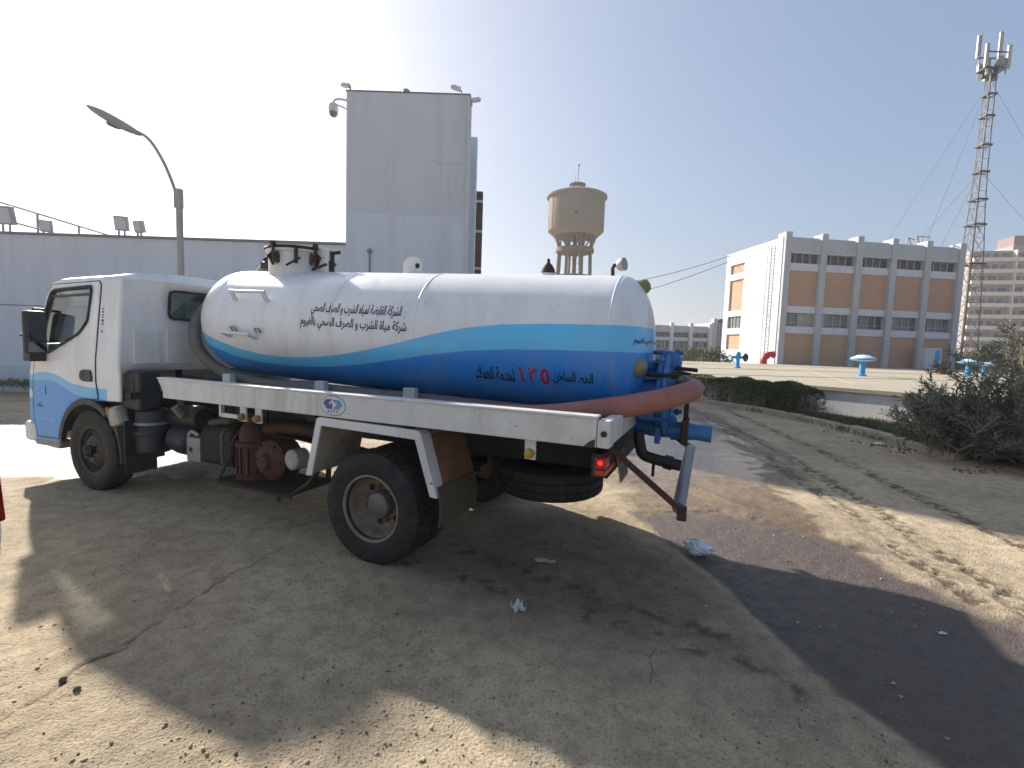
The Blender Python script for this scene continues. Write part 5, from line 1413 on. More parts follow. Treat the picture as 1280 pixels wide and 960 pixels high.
# ---- rear mudguards
for s in (1, -1):
    gpath = [(0.50, 0.565), (0.405, 0.955), (0.38, 0.968), (-0.40, 0.955), (-0.425, 0.935), (-0.545, 0.565)]
    mg_ = part('rear_mudguard', MB().sheet(gpath, s * 0.50, s * 0.985, 0.008, XZ), 'dirty_white', bevel=0.0)
    inn = [(0.455, 0.565), (0.37, 0.92), (-0.385, 0.905), (-0.50, 0.565)]
    part('lip', MB().prism([(0.505, 0.56), (0.41, 0.962), (0.385, 0.976), (-0.402, 0.963), (-0.43, 0.94), (-0.55, 0.56)] + list(reversed(inn)), s * 0.985, s * 0.999, XZ), 'white_paint', mg_)
    part('outer_strip', MB().sheet([(0.506, 0.565), (0.410, 0.961), (0.384, 0.975), (-0.403, 0.962), (-0.431, 0.939), (-0.551, 0.565)], s * 0.90, s * 0.984, 0.004, lambda u, v, w: Vector((u, w, v))), 'white_paint', mg_)
    part('mud_crust', MB().sheet([(-0.443, 0.925), (-0.556, 0.58)], s * 0.505, s * 0.895, 0.003, XZ), 'brown_mud', mg_)
    part('rubber_flap', MB().sheet(catmull([(-0.552, 0.625), (-0.565, 0.55), (-0.572, 0.46), (-0.56, 0.375)], 4), s * 0.505, s * 0.985, 0.008, XZ), 'flap_rubber', mg_, smooth=40)
    part('stay', MB().bar((0.1, s * 0.7, 0.975), (0.1, s * 0.7, 0.988), 0.3, 0.05), 'chassis', mg_)
# ---- between the axles
sn = part('air_intake', MB().box(2.575, 2.84, 0.70, 0.885, 0.82, 1.165), 'navy_plastic', bevel=0.02)
for k in range(11):
    part('louvre', MB().box(2.64, 2.80, 0.884, 0.893, 0.90 + k * 0.023, 0.911 + k * 0.023), 'black_plastic', sn)
    part('louvre_end', MB().box(2.838, 2.846, 0.73, 0.86, 0.90 + k * 0.023, 0.911 + k * 0.023), 'black_plastic', sn)
ac = part('air_cleaner', MB().lathe([(0.13, 0.42), (0.145, 0.44), (0.145, 0.58), (0.155, 0.59), (0.155, 0.62), (0.14, 0.64), (0.13, 0.80), (0.1, 0.82)], (2.68, 0.72, 0), (0, 0, 1), 28), 'navy_plastic', smooth=35)
part('clamp_band', MB().lathe([(0.148, 0.68), (0.148, 0.70)], (2.68, 0.72, 0), (0, 0, 1), 28), 'galv', ac)
part('inlet_hose', MB().tube(catmull([(2.6, 0.6, 0.7), (2.4, 0.5, 0.66), (2.2, 0.35, 0.7), (2.1, 0.2, 0.75)]), 0.06, 12), 'black_plastic', smooth=40)
part('brake_booster', MB().lathe([(0.06, -0.18), (0.13, -0.12), (0.14, 0.0), (0.13, 0.1), (0.05, 0.14)], (2.36, 0.62, 0.55), (1, 0, 0.1), 20), 'navy_plastic', smooth=35)
part('air_tank', MB().lathe([(0, -0.22), (0.09, -0.2), (0.11, -0.15), (0.11, 0.15), (0.09, 0.2), (0, 0.22)], (2.38, 0.58, 0.75), (1, 0, 0), 20), 'black_plastic', smooth=35)
part('fuel_cap_neck', MB().tube([(2.3, 0.7, 0.78), (2.3, 0.76, 0.86)], 0.03, 10), 'galv', smooth=40)
bb = part('battery_box', MB().box(2.01, 2.19, 0.46, 0.735, 0.395, 0.61), 'galv', bevel=0.008)
part('hole', MB().lathe([(0.022, 0), (0.022, 0.003), (0, 0.0032)], (2.13, 0.7355, 0.50), (0, 1, 0), 14), 'chassis', bb)
part('terminal_cover', MB().tube(catmull([(2.18, 0.72, 0.62), (2.12, 0.73, 0.66), (2.05, 0.72, 0.63)]), 0.015, 8), 'plate', bb, smooth=40)
ft = part('fuel_tank', MB().prism(rounded([(0.34, 0.40), (0.74, 0.40), (0.75, 0.68), (0.68, 0.74), (0.34, 0.74)], 0.05, 4), 1.60, 1.98, YZ), 'chassis', smooth=40, bevel=0.012)
part('strap', MB().prism(rounded([(0.335, 0.395), (0.745, 0.395), (0.756, 0.685), (0.685, 0.746), (0.335, 0.746)], 0.05, 4), 1.70, 1.73, YZ), 'flap_rubber', ft)
part('folded_sack', MB().box(1.66, 1.94, 0.45, 0.72, 0.745, 0.80, Matrix.Rotation(radians(9), 3, 'Y')), 'flap_rubber', ft, bevel=0.03)
# pump on its tray
pt = part('pump_tray', MB().box(0.80, 1.62, 0.42, 0.86, 0.325, 0.345).box(0.80, 1.62, 0.852, 0.86, 0.30, 0.344), 'dark_steel')
for a_, b_, w_1 in (((0.80, 0.84, 0.34), (0.62, 0.84, 0.46), 0.05), ((0.62, 0.84, 0.46), (0.50, 0.84, 0.64), 0.05), ((1.62, 0.84, 0.34), (1.52, 0.80, 0.56), 0.02), ((0.95, 0.84, 0.33), (0.95, 0.84, 0.26), 0.02)):
    part('tray_strut', MB().bar(a_, b_, w_1, 0.02), 'dark_steel', pt)
for x in (1.60, 0.85):
    part('tray_hanger', MB().bar((x, 0.44, 0.34), (x, 0.40, 0.95), 0.04, 0.02), 'dark_steel', pt)
pu = part('pump', MB().lathe([(0.135, 0.345), (0.135, 0.37), (0.115, 0.38), (0.118, 0.60), (0.14, 0.61), (0.14, 0.64), (0.11, 0.65), (0.108, 0.72), (0.085, 0.775), (0.05, 0.80), (0.04, 0.84), (0, 0.845)], (1.44, 0.66, 0), (0, 0, 1), 28), 'rust_red', smooth=35)
for k in range(12):
    a = 2 * pi * k / 12
    part('cooling_rib', MB().bar((1.44 + 0.122 * cos(a), 0.66 + 0.122 * sin(a), 0.385), (1.44 + 0.122 * cos(a), 0.66 + 0.122 * sin(a), 0.60), 0.014, 0.02), 'rust_red', pu)
part('pump_casing', MB().lathe([(0.10, -0.22), (0.16, -0.2), (0.165, -0.02), (0.14, 0.0), (0.07, 0.02), (0.05, 0.06), (0, 0.062)], (1.18, 0.74, 0.52), (0, 1, 0), 28), 'rust_red', pu, smooth=35)
for k in range(6):
    a = 2 * pi * k / 6
    part('casing_bolt', MB().lathe([(0.012, 0), (0.012, 0.02), (0, 0.021)], (1.18 + 0.135 * cos(a), 0.735, 0.52 + 0.135 * sin(a)), (0, 1, 0), 6), 'rust_brown', pu)
part('pump_pipe', MB().tube(catmull([(1.40, 0.62, 0.72), (1.25, 0.60, 0.76), (1.05, 0.58, 0.77), (0.85, 0.52, 0.76), (0.7, 0.4, 0.8)]), 0.05, 12), 'rust_red', pu, smooth=40)
part('pump_pulley', MB().lathe([(0.065, 0), (0.08, 0.005), (0.08, 0.11), (0.07, 0.12), (0.03, 0.12), (0, 0.11)], (0.88, 0.66, 0.57), (0.1, 1, 0), 24), 'plate', pu, smooth=35)
part('oil_tube', MB().tube(catmull([(1.58, 0.70, 0.36), (1.60, 0.72, 0.5), (1.56, 0.76, 0.64), (1.48, 0.77, 0.72)]), 0.008, 6).tube([(1.56, 0.72, 0.6), (1.63, 0.75, 0.61)], 0.012, 6), 'rust_brown', pu)
# ---- tank
TR_, TX0, TX1 = 0.506, -1.445, 2.20
tz = lambda x: 1.557 + 0.04 * x
ZT = [(-1.7, 1.642), (-1.437, 1.643), (-1.311, 1.645), (-1.015, 1.646), (-0.698, 1.637), (-0.445, 1.611), (-0.306, 1.587), (-0.132, 1.551), (0.091, 1.499), (0.312, 1.452), (0.527, 1.412), (0.759, 1.376), (1.002, 1.351), (1.33, 1.339), (1.637, 1.352), (1.883, 1.391), (2.126, 1.456), (2.367, 1.541), (2.6, 1.64)]
ZM = [(-1.7, 1.48), (-1.449, 1.48), (-1.178, 1.48), (-0.79, 1.473), (-0.448, 1.452), (-0.304, 1.435), (-0.065, 1.402), (0.237, 1.354), (0.572, 1.307), (0.891, 1.273), (1.1, 1.264), (1.323, 1.261), (1.713, 1.277), (1.959, 1.313), (2.186, 1.377), (2.383, 1.455), (2.6, 1.55)]
prof = []
for k in range(13):                                     # dished rear end
    r = TR_ * sin(pi / 2 * k / 12)
    prof.append((r, TX0 - 0.20 * (1 - (r / TR_) ** 2.8) ** 0.62))
for x in np.linspace(TX0, TX1, 70)[1:]:
    prof.append((TR_, float(x)))
for k in range(1, 19):                                  # rounder front end
    a = pi / 2 * k / 18
    prof.append((TR_ * max(0, cos(a)) ** 0.9 if k < 18 else 0.0, TX1 + 0.41 * sin(a)))
tm = MB().lathe([(r, h) for r, h in prof], (0, 0, 0), (1, 0, 0), 96)
tm.v = [(x, y, z + tz(x)) for x, y, z in tm.v]
tank = part('tank', tm, 'tank_paint', smooth=40, weld=True)
set_attr(tank, 'sa', lambda c: c.z - interp(ZT, c.x))
set_attr(tank, 'sb', lambda c: c.z - interp(ZM, c.x))
def ring(x, w, h):
    mb = MB().lathe([(TR_ - 0.004, x - w), (TR_ + h, x - w * 0.4), (TR_ + h, x + w * 0.4), (TR_ - 0.004, x + w)], (0, 0, 0), (1, 0, 0), 96)
    mb.f = mb.f[:-2]
    mb.v = [(a, b_, c + tz(a)) for a, b_, c in mb.v]
    o = part('weld_seam', mb, 'tank_paint', tank, smooth=60)
    set_attr(o, 'sa', lambda c: c.z - interp(ZT, c.x)); set_attr(o, 'sb', lambda c: c.z - interp(ZM, c.x))
for x in (-1.43, -0.01, 0.78, 2.18):
    ring(x, 0.011, 0.003)
def on_tank(x, th, out=0.0):
    return Vector((x, (TR_ + out) * cos(th), tz(x) + (TR_ + out) * sin(th)))
for (x0, x1, th, drop) in ((1.90, 1.50, 27, 0.05), (1.95, 1.62, -10, 0.02)):
    t0 = radians(th)
    h_ = part('grab_handle', MB().tube([on_tank(x0 + 0.01, t0, 0.075), on_tank(x1 - 0.02, t0, 0.075)], 0.014, 10), 'white_paint', tank, smooth=40)
    for x in (x0 - 0.01, x1):
        part('bracket', MB().bar(on_tank(x, t0 - 0.10, 0.0), on_tank(x, t0, 0.08), 0.05, 0.014), 'white_paint', h_)
for x in (1.86, 1.56):
    part('hinge_loop', MB().tube([on_tank(x - 0.025, radians(-9), 0.01), on_tank(x - 0.025, radians(-5), 0.03), on_tank(x + 0.025, radians(-5), 0.03), on_tank(x + 0.025, radians(-9), 0.01)], 0.007, 6), 'galv', tank)
# manhole
MX = 1.645; mz = tz(MX) + TR_ - 0.05
mh = part('manhole', MB().lathe([(0.262, mz - 0.14), (0.262, mz + 0.20), (0.285, mz + 0.205), (0.285, mz + 0.225), (0.25, mz + 0.226)], (MX, 0, 0), (0, 0, 1), 48), 'white_paint', smooth=35)
ld = part('lid', MB().lathe([(0.292, mz + 0.228), (0.298, mz + 0.236), (0.292, mz + 0.25), (0.2, mz + 0.262), (0, mz + 0.268)], (MX, 0, 0), (0, 0, 1), 48), 'dark_steel', mh, smooth=35)
for k in range(5):
    a = radians(20 + 72 * k); cx, cy = MX + 0.275 * cos(a), 0.275 * sin(a); tx, ty = -sin(a), cos(a)
    cl = part('swing_bolt', MB().tube([(MX + 0.30 * cos(a), 0.30 * sin(a), mz + 0.07), (MX + 0.30 * cos(a), 0.30 * sin(a), mz + 0.275)], 0.012, 8).lathe([(0.024, 0), (0.024, 0.03), (0, 0.031)], (MX + 0.30 * cos(a), 0.30 * sin(a), mz + 0.25), (0, 0, 1), 8), 'rust_brown', mh)
    part('lug', MB().bar((MX + 0.255 * cos(a) + tx * 0.03, 0.255 * sin(a) + ty * 0.03, mz + 0.16), (MX + 0.31 * cos(a) + tx * 0.03, 0.31 * sin(a) + ty * 0.03, mz + 0.12), 0.014, 0.09).bar((MX + 0.255 * cos(a) - tx * 0.03, 0.255 * sin(a) - ty * 0.03, mz + 0.16), (MX + 0.31 * cos(a) - tx * 0.03, 0.31 * sin(a) - ty * 0.03, mz + 0.12), 0.014, 0.09), 'rust_brown', mh)
hg = part('hinge', MB().box(MX - 0.42, MX - 0.26, -0.05, 0.05, mz + 0.16, mz + 0.25, Matrix.Rotation(radians(-14), 3, 'Y')), 'white_paint', mh, bevel=0.008)
part('hinge_post', MB().tube([(MX - 0.44, 0.03, mz - 0.02), (MX - 0.44, 0.03, mz + 0.20)], 0.018, 8).tube([(MX - 0.52, 0.03, mz + 0.205), (MX - 0.40, 0.03, mz + 0.205)], 0.018, 8).bar((MX - 0.40, 0.06, mz + 0.1), (MX - 0.27, 0.10, mz + 0.05), 0.02), 'dark_steel', hg)
part('clamp_lever', MB().bar((MX - 0.24, 0.21, mz + 0.14), (MX - 0.17, 0.30, mz + 0.06), 0.018).tube([(MX - 0.2, 0.22, mz + 0.09), (MX - 0.2, 0.22, mz + 0.23)], 0.016, 8), 'dark_steel', mh)
vl_ = part('valve_block', MB().box(MX + 0.27, MX + 0.40, -0.09, 0.05, mz - 0.03, mz + 0.08), 'white_paint', bevel=0.01)
part('valve_screw', MB().tube([(MX + 0.335, 0.06, mz - 0.0), (MX + 0.335, 0.06, mz + 0.19)], 0.014, 8).tube([(MX + 0.30, 0.06, mz + 0.09), (MX + 0.37, 0.06, mz + 0.09)], 0.012, 8).lathe([(0.025, -0.01), (0.03, 0.01), (0.0, 0.03)], (MX + 0.335, 0.06, mz + 0.18), (0, 0, 1), 10).box(MX + 0.38, MX + 0.44, 0.0, 0.06, mz + 0.09, mz + 0.15), 'dark_steel', vl_, smooth=40)
# grey suction pipe: from the manhole, over the front end, down and along the belly
SP = [(2.04, -0.02, 2.19), (2.14, -0.06, 2.215), (2.28, -0.12, 2.17), (2.44, -0.12, 2.06), (2.58, 0.0, 1.95), (2.63, 0.16, 1.84), (2.60, 0.32, 1.70), (2.56, 0.40, 1.55), (2.51, 0.41, 1.40), (2.42, 0.38, 1.27), (2.25, 0.36, 1.175), (1.98, 0.37, 1.115), (1.64, 0.40, 1.09), (0.98, 0.42, 1.085), (0.3, 0.42, 1.075), (-0.4, 0.42, 1.065), (-1.0, 0.42, 1.05)]
part('suction_pipe', MB().tube(catmull(SP, 5), 0.052, 16), 'grey_hose', smooth=50)
# fittings on the top
part('lifting_lug', MB().prism([(0.27, 2.05), (0.27, 2.17), (0.305, 2.215), (0.40, 2.215), (0.445, 2.17), (0.445, 2.05)], -0.01, 0.01, XZ), 'white_paint', bevel=0.003)
part('lug_hole', MB().lathe([(0.022, 0), (0.022, 0.003), (0, 0.0032)], (0.30, 0.0105, 2.14), (0, 1, 0), 14), 'dark_steel')
rv = part('relief_valve', MB().lathe([(0.055, 2.0), (0.055, 2.055), (0.05, 2.06), (0.048, 2.075), (0.03, 2.105), (0.014, 2.12), (0.01, 2.15), (0, 2.155)], (-0.855, 0, 0), (0, 0, 1), 18), 'rust_brown', smooth=35)
part('valve_base', MB().lathe([(0.062, 1.99), (0.062, 2.042), (0.04, 2.043)], (-0.855, 0, 0), (0, 0, 1), 18), 'white_paint', rv, smooth=35)
wl_ = part('work_lamp', MB().lathe([(0.0, -0.03), (0.035, -0.028), (0.046, -0.01), (0.046, 0.02), (0, 0.022)], (-1.40, 0.0, 2.09), (-0.9, 0.3, 0.1), 20), 'lamp_grey', smooth=40)
part('lamp_stem', MB().tube([(-1.34, 0, 1.99), (-1.335, 0, 2.065), (-1.345, 0, 2.085), (-1.39, 0, 2.09)], 0.014, 8), 'dark_steel', wl_, smooth=40)
ml = part('rear_marker', MB().lathe([(0.055, 0.0), (0.05, 0.04), (0.035, 0.065), (0.0, 0.075)], (-1.53, -0.02, 1.925), (-0.85, 0.1, 0.35), 18), 'lens_khaki', smooth=50)
part('marker_base', MB().lathe([(0.06, -0.02), (0.06, 0.002), (0, 0.003)], (-1.53, -0.02, 1.925), (-0.85, 0.1, 0.35), 18), 'dark_steel', ml)
part('side_marker', MB().lathe([(0.06, -0.02), (0.06, 0.01), (0.045, 0.03), (0.0, 0.04)], (-1.60, 0.32, 1.385), (-0.72, 0.65, -0.1), 20), 'lens_khaki', smooth=50)
# ---- lettering
def tank_text(s, xl, xr, th0, th1, mat):
    body_ = shape_arabic(s) if any(ord(c) > 0x600 for c in s) and len(s) > 1 else s
    V, F, w, h = text_mesh(body_, 1.0)
    out = []
    for u, v in V:
        x = xl + (xr - xl) * u / w; th = radians(th1 + (th0 - th1) * v / h)
        out.append(on_tank(x, th, 0.0025))
    mb = MB().add(out, F)
    part('lettering', mb, mat, tank, recalc=False)
tank_text('الشركة القابضة لمياه الشرب و الصرف الصحي', 0.985, 0.105, 23.5, 9.5, 'ink')
tank_text('شركة مياة الشرب و الصرف الصحي بالفيوم', 1.085, 0.045, 10.0, -2.5, 'ink')
tank_text('الخط الساخن', -1.08, -1.345, -18.8, -29.5, 'ink')
tank_text('لخدمة العملاء', -0.50, -0.80, -20.5, -33.0, 'ink')
for s, xl, xr in (('١', -0.838, -0.868), ('٢', -0.905, -0.962), ('٥', -0.992, -1.052)):
    tank_text(s, xl, xr, -18.5, -31.5, 'ink_red')
V, F, w, h = text_mesh(shape_arabic('شركة مياة الشرب و الصرف الصحي بالفيوم'), 1.0)
part('lettering', MB().add([(lambda y, z: Vector((TX0 - 0.20 * (1 - min(1, hypot(y, z - tz(-1.5)) / TR_) ** 2.8) ** 0.62 - 0.004, y, z)))(0.40 - 0.8 * u / w, 1.525 + 0.05 * v / h) for u, v in V], F), 'ink', tank, recalc=False)
# ---- rear fittings
ht = part('rear_hatch', MB().lathe([(0.21, -0.10), (0.21, 0.10), (0.27, 0.105), (0.27, 0.135)], (-1.60, 0.0, 1.20), (-1, 0, 0), 36), 'blue_paint', smooth=35)
part('hatch_cover', MB().lathe([(0.275, 0.14), (0.28, 0.15), (0.275, 0.165), (0.2, 0.185), (0, 0.20)], (-1.60, 0.0, 1.20), (-1, 0, 0), 36), 'blue_worn', ht, smooth=35)
for k in range(6):
    a = radians(30 + 60 * k); cy, cz = 0.285 * cos(a), 1.20 + 0.285 * sin(a)
    part('eye_bolt', MB().tube([(-1.64, cy, cz), (-1.84, cy, cz)], 0.014, 8).lathe([(0.026, 0), (0.026, 0.03), (0, 0.031)], (-1.79, cy, cz), (-1, 0, 0), 6), 'blue_paint' if k % 2 else 'dark_steel', ht)
part('hinge_arm', MB().bar((-1.60, 0.10, 1.20), (-1.68, 0.14, 1.43), 0.05, 0.03).bar((-1.68, 0.14, 1.43), (-1.80, 0.10, 1.40), 0.05, 0.03).bar((-1.62, 0.20, 1.32), (-1.74, 0.20, 1.34), 0.06, 0.04), 'blue_paint', ht, bevel=0.006)
part('hinge_knuckle', MB().lathe([(0.075, -0.025), (0.08, 0), (0.075, 0.025), (0, 0.027)], (-1.76, 0.02, 1.42), (0.1, 1, 0), 22), 'blue_worn', ht, smooth=35)
part('hinge_pin', MB().tube([(-1.80, 0.06, 1.385), (-1.94, 0.06, 1.375)], 0.013, 8).tube([(-1.78, 0.1, 1.36), (-1.90, 0.1, 1.35)], 0.01, 8), 'dark_steel', ht)
part('stiffener', MB().box(-1.735, -1.70, 0.12, 0.16, 0.88, 1.36).box(-1.72, -1.58, 0.16, 0.30, 1.215, 1.235).box(-1.70, -1.60, 0.22, 0.26, 1.05, 1.24), 'blue_paint', ht, bevel=0.004)
ov = part('outlet_pipe', MB().tube([(-1.55, 0.05, 0.975), (-1.86, 0.05, 0.968)], 0.058, 20).lathe([(0.085, 0), (0.085, 0.03), (0, 0.031)], (-1.70, 0.05, 0.97), (-1, 0, 0), 20), 'blue_paint', smooth=40)
part('coupling', MB().tube([(-1.905, 0.05, 0.966), (-1.95, 0.05, 0.965), (-2.05, 0.05, 0.962)], [0.06, 0.052, 0.058], 20), 'blue_worn', ov, smooth=40)
part('gate_valve', MB().box(-1.905, -1.865, -0.04, 0.14, 0.885, 1.05).box(-1.90, -1.87, 0.02, 0.08, 1.05, 1.22), 'rust_brown', ov, bevel=0.006)
part('valve_lever', MB().bar((-1.885, 0.05, 1.20), (-1.885, 0.05, 1.30), 0.02).bar((-1.85, 0.06, 1.335), (-1.935, 0.06, 1.275), 0.03, 0.025), 'galv', ov, bevel=0.004)
part('vent_tube', MB().tube(catmull([(-1.80, 0.05, 0.99), (-1.80, 0.10, 1.05), (-1.77, 0.16, 1.10)]), 0.03, 12), 'blue_worn', ov, smooth=40)
part('suction_hose', MB().tube(catmull([(-0.25, 0.80, 1.07), (-0.7, 0.80, 1.07), (-1.1, 0.74, 1.085), (-1.45, 0.64, 1.14), (-1.70, 0.50, 1.19), (-1.87, 0.30, 1.235), (-1.92, 0.08, 1.25), (-1.86, -0.15, 1.25), (-1.66, -0.34, 1.24), (-1.3, -0.55, 1.20), (-0.8, -0.68, 1.12)], 6), 0.066, 20), 'red_hose', smooth=60)
dr = part('drain_pipe', MB().tube(catmull([(-1.60, 0.2, 0.96), (-1.615, 0.2, 0.88), (-1.64, 0.2, 0.81), (-1.72, 0.2, 0.785), (-1.88, 0.2, 0.762)], 5), 0.036, 14), 'dark_steel', smooth=40)
part('union', MB().tube([(-1.775, 0.2, 0.778), (-1.83, 0.2, 0.769)], 0.048, 6), 'dark_steel', dr)
part('tap', MB().tube([(-1.71, 0.2, 0.77), (-1.708, 0.2, 0.67)], 0.011, 6), 'dark_steel', dr)
ub = part('underrun_bar', MB().tube([(-1.905, 0.64, 0.62), (-1.90, -0.50, 0.745)], 0.036, 16), 'galv', smooth=40)
part('near_strut', MB().bar((-1.53, 0.76, 0.945), (-1.925, 0.665, 0.615), 0.045, 0.03), 'rust_brown', ub)
part('far_strut', MB().bar((-1.53, -0.70, 0.945), (-1.925, -0.52, 0.74), 0.045, 0.03), 'rust_brown', ub)
part('strut_foot', MB().box(-1.95, -1.90, 0.64, 0.69, 0.565, 0.64), 'rust_brown', ub, bevel=0.004)
for s in (1, -1):
    tl = part('tail_lamp', MB().box(-1.52, -1.45, s * 0.74 - 0.15, s * 0.74 + 0.12, 0.79, 0.925), 'black_plastic', bevel=0.008)
    part('red_lens', MB().box(-1.532, -1.47, min(s * 0.76, s * 0.866), max(s * 0.76, s * 0.866), 0.835, 0.905), 'lens_red', tl, bevel=0.008)
    part('bulb', MB().lathe([(0.013, -0.01), (0.014, 0.003), (0.008, 0.006), (0, 0.007)], (-1.502, s * 0.868, 0.874), (0, s, 0), 16), 'tail_red', tl, smooth=50)
    part('orange_lens', MB().box(-1.532, -1.468, min(s * 0.60, s * 0.864), max(s * 0.60, s * 0.864), 0.80, 0.832), 'tail_orange', tl, bevel=0.006)
    part('lamp_bracket', MB().box(-1.50, -1.47, s * 0.72 - 0.03, s * 0.72 + 0.03, 0.92, 0.99), 'chassis', tl)
RP = Matrix.Rotation(radians(10), 3, 'Y'); PC = Vector((-1.553, 0.46, 0.785))
pl = part('number_plate', MB().box(-1.556, -1.55, 0.33, 0.59, 0.70, 0.87, RP), 'plate_grey', bevel=0.002)
part('upper_band', MB().add([RP @ Vector((-0.0052, y, z)) + PC for y, z in ((-0.125, 0.02), (0.125, 0.02), (0.125, 0.08), (-0.125, 0.08))], [(0, 1, 2, 3)]), 'plate_band', pl)
for y0 in (0.085, 0.03, -0.03, -0.085):                  # worn, unreadable characters
    part('worn_mark', MB().add([RP @ Vector((-0.0052, y0 + dy, z)) + PC for dy, z in ((-0.004, -0.07), (0.012, -0.07), (-0.004, 0.005), (-0.02, 0.005))], [(0, 1, 2, 3)]), 'ink', pl)
part('rear_step', MB().box(-1.49, -1.43, -0.6, 0.6, 0.72, 0.99), 'chassis')

# ------------------------------------------------------------------ car at the left edge
CA = tag(empty('parked_car', (-4.068, 1.03, 0.0), radians(180 + 4)), 'white car at the very left edge, only its tail light corner in view', 'car')
# car frame: x forward, rear end at x = -1.93
SECT = [(-2.02, 0.74, 0.36, 0.80), (-1.97, 0.815, 0.30, 0.98), (-1.80, 0.84, 0.25, 1.04), (-1.45, 0.85, 0.24, 1.08), (-1.0, 0.86, 0.24, 1.10), (0.0, 0.86, 0.24, 1.05), (0.8, 0.86, 0.24, 0.98), (1.5, 0.83, 0.25, 0.9), (1.95, 0.74, 0.28, 0.78), (2.1, 0.55, 0.36, 0.62)]
cbm = MB(); ns = 20
for (x, w, z0, z1) in SECT:
    for k in range(ns):
        a = 2 * pi * k / ns; c, s_ = cos(a), sin(a)
        cbm.v.append((x, w * abs(c) ** 0.45 * (1 if c > 0 else -1), (z0 + z1) / 2 + (z1 - z0) / 2 * abs(s_) ** 0.55 * (1 if s_ > 0 else -1)))
cbm.f += [(i * ns + k, i * ns + (k + 1) % ns, (i + 1) * ns + (k + 1) % ns, (i + 1) * ns + k) for i in range(len(SECT) - 1) for k in range(ns)]
cbm.f += [tuple(range(ns)), tuple((len(SECT) - 1) * ns + k for k in range(ns))]
bo = cbm.build('body', 'car_white', CA, smooth=50)
ROOF = [(-1.62, 0.70, 1.03), (-1.15, 0.62, 1.40), (-0.4, 0.60, 1.46), (0.3, 0.62, 1.40), (0.95, 0.72, 1.0)]
gm = MB()
for (x, w, z) in ROOF:
    gm.v += [(x, -w - (1.46 - z) * 0.1, 0.95), (x, -w, z), (x, w, z), (x, w + (1.46 - z) * 0.1, 0.95)]
gm.f += [(i * 4 + k, i * 4 + k + 1, i * 4 + 5 + k, i * 4 + 4 + k) for i in range(4) for k in range(3)]
gm.build('cabin_glass', 'dark_glass', CA, bevel=0.02)
rm = MB()
for (x, w, z) in ROOF[1:4]:
    rm.v += [(x, -w - 0.02, z - 0.03), (x, -w + 0.06, z + 0.02), (x, w - 0.06, z + 0.02), (x, w + 0.02, z - 0.03)]
rm.f += [(i * 4 + k, i * 4 + k + 1, i * 4 + 5 + k, i * 4 + 4 + k) for i in range(2) for k in range(3)]
rm.build('roof', 'car_white', CA)
for s in (1, -1):
    MB().prism(rounded([(-1.972, 0.66), (-1.95, 0.95), (-1.86, 0.99), (-1.78, 0.93), (-1.86, 0.76)], 0.03, 4), s * 0.80, s * 0.839, XZ).build('tail_light', 'car_red', CA, bevel=0.01)
    for x in (-1.25, 1.3):
        w = empty('wheel'); w.parent = CA
        MB().lathe([(r * 0.78, h * 0.85) for r, h in TYRE], (x, s * 0.76, 0.303), (0, s, 0), 40, close=True).build('tyre', 'rubber', w, smooth=35)
        MB().lathe([(0.165, 0.05), (0.17, 0.08), (0.15, 0.075), (0.12, 0.05), (0.04, 0.06), (0, 0.06)], (x, s * 0.76, 0.303), (0, s, 0), 30).build('rim', 'galv', w, smooth=35)
MB().box(-2.06, -1.90, -0.72, 0.72, 0.34, 0.56).build('bumper', 'car_white', CA, bevel=0.06)

# ------------------------------------------------------------------ litter
R = random.Random(3)
pb = bmesh.new(); bmesh.ops.create_icosphere(pb, subdivisions=4, radius=1.0)
for v in pb.verts:
    c = v.co.copy()
    r = 1 + 0.34 * (float(vnoise(np.array(c.x * 2.3 + 5), np.array(c.y * 2.3 + c.z * 3.1), 5)) - 0.5) + 0.22 * (float(vnoise(np.array(c.x * 6 + c.z * 3), np.array(c.y * 6 - c.z * 4), 8)) - 0.5)
    x, y, z = c * r
    neck = max(0, x - 0.55)
    v.co = ((x + neck * 0.9) * 0.085, y * 0.075 * (1 - min(0.75, neck * 1.7)), max(-0.055, z * 0.062 * (1 - min(0.55, neck * 1.4)) - neck * 0.03))
    if c.x < -0.8: v.co.x -= 0.012
mpb = bpy.data.meshes.new('plastic_bag'); pb.to_mesh(mpb); pb.free(); mpb.materials.append(MATS['bag_plastic'])
for p_ in mpb.polygons: p_.use_smooth = True
mpb.set_sharp_from_angle(angle=radians(25))
bag = bpy.data.objects.new('plastic_bag', mpb); COL.objects.link(bag)
bag.location = (1.42, 3.44, gz(1.42, 3.44) + 0.053); bag.rotation_euler = (0, 0, radians(-12))
tag(bag, 'white tied plastic bag lying at the edge of the wet asphalt', 'plastic bag')
def scrap(name, lab, cat, loc, sx, sy, h, mat, seed, rz=0.0, n=7):
    R2 = random.Random(seed); mb = MB()
    for i in range(n + 1):
        for j in range(n + 1):
            u, v = i / n - 0.5, j / n - 0.5
            e = 1 - 0.25 * R2.random() * (max(abs(u), abs(v)) > 0.45)
            mb.v.append((u * sx * e, v * sy * e, 0.004 + h * R2.random() ** 1.5))
    mb.f += [(i * (n + 1) + j, (i + 1) * (n + 1) + j, (i + 1) * (n + 1) + j + 1, i * (n + 1) + j + 1) for i in range(n) for j in range(n)]
    o = mb.build(name, mat, recalc=False); sm = o.modifiers.new('skin', 'SOLIDIFY'); sm.thickness = 0.0015
    o.location = (loc[0], loc[1], gz(*loc)); o.rotation_euler = (0, 0, rz)
    tag(o, lab, cat)
scrap('crumpled_paper', 'small crumpled white paper on the dirt in front of the rear wheel', 'litter', (0.078, 2.60), 0.07, 0.075, 0.05, 'paper_white', 4, 0.4)
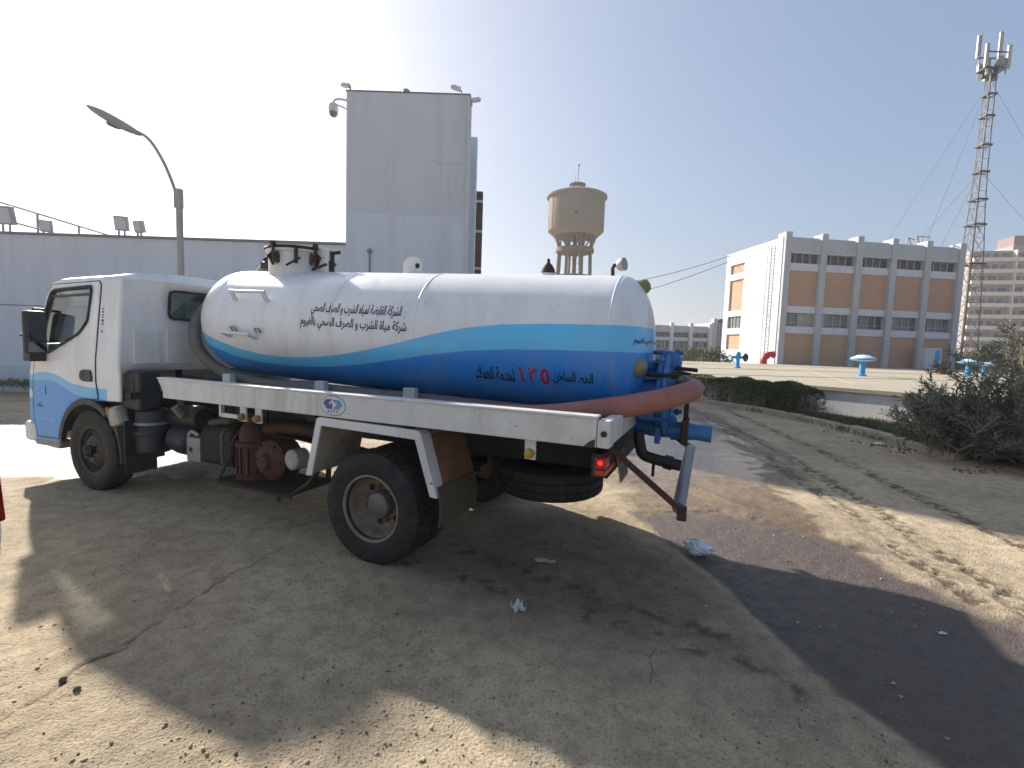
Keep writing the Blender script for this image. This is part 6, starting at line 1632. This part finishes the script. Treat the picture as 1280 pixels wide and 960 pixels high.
scrap('flattened_carton', 'pale flattened carton scrap in the truck shadow right of the rear wheel', 'litter', (0.265, 3.215), 0.16, 0.07, 0.012, 'cardboard', 5, -0.25, 5)
scrap('paper_scrap', 'tiny white scrap on the wet asphalt at the right', 'litter', (2.395, 2.504), 0.045, 0.03, 0.01, 'paper_white', 6, 0.2, 4)
scrap('kerb_litter', 'flat white scrap lying at the foot of the kerb', 'litter', (6.35, 8.15), 0.25, 0.16, 0.03, 'paper_white', 7, 0.5, 5)
tw2 = MB().tube([(0.66, 2.02, gz(.66, 2.02) + .004), (0.69, 2.10, gz(.69, 2.1) + .012), (0.71, 2.2, gz(.71, 2.2) + .006), (0.76, 2.27, gz(.76, 2.27) + .008)], 0.0018, 5).tube([(0.71, 2.2, gz(.71, 2.2) + .006), (0.68, 2.24, gz(.68, 2.24) + .01)], 0.0013, 5)
tag(tw2.build('twig', 'twig'), 'thin dry twig lying on the dirt near the camera', 'twig')
for (x, y, s, lab) in ((-1.87, 1.925, 0.014, 'dark clod lying in the crack at the lower left'), (-1.765, 1.875, 0.013, 'dark clod just right of the crack at the lower left')):
    mb = MB().lathe([(0, 0), (s, 0.1 * s), (s * 1.1, 0.6 * s), (s * 0.7, s * 1.1), (0, 1.25 * s)], (0, 0, 0), (0, 0, 1), 9, lambda i, k, r: r * (0.8 + 0.4 * ((k * 7 + i * 3) % 5) / 5))
    o = mb.build('clod', 'clod', smooth=60); o.location = (x, y, gz(x, y) - 0.002); tag(o, lab, 'clod')

# ------------------------------------------------------------------ dusty air
hz = MB().box(-900, 900, -900, 900, -1.6, 36).build('haze', None)
hm_ = bpy.data.materials.new('haze'); hm_.use_nodes = True
ht_ = hm_.node_tree
for n in list(ht_.nodes):
    ht_.nodes.remove(n)
pv = ht_.nodes.new('ShaderNodeVolumePrincipled')
pv.inputs['Color'].default_value = (0.92, 0.95, 1.0, 1)
pv.inputs['Density'].default_value = 0.001
pv.inputs['Anisotropy'].default_value = 0.35
mo_ = ht_.nodes.new('ShaderNodeOutputMaterial')
ht_.links.new(pv.outputs[0], mo_.inputs['Volume'])
hz.data.materials.append(hm_)
struct(hz, 'stuff', 'pale dusty air over the whole place')
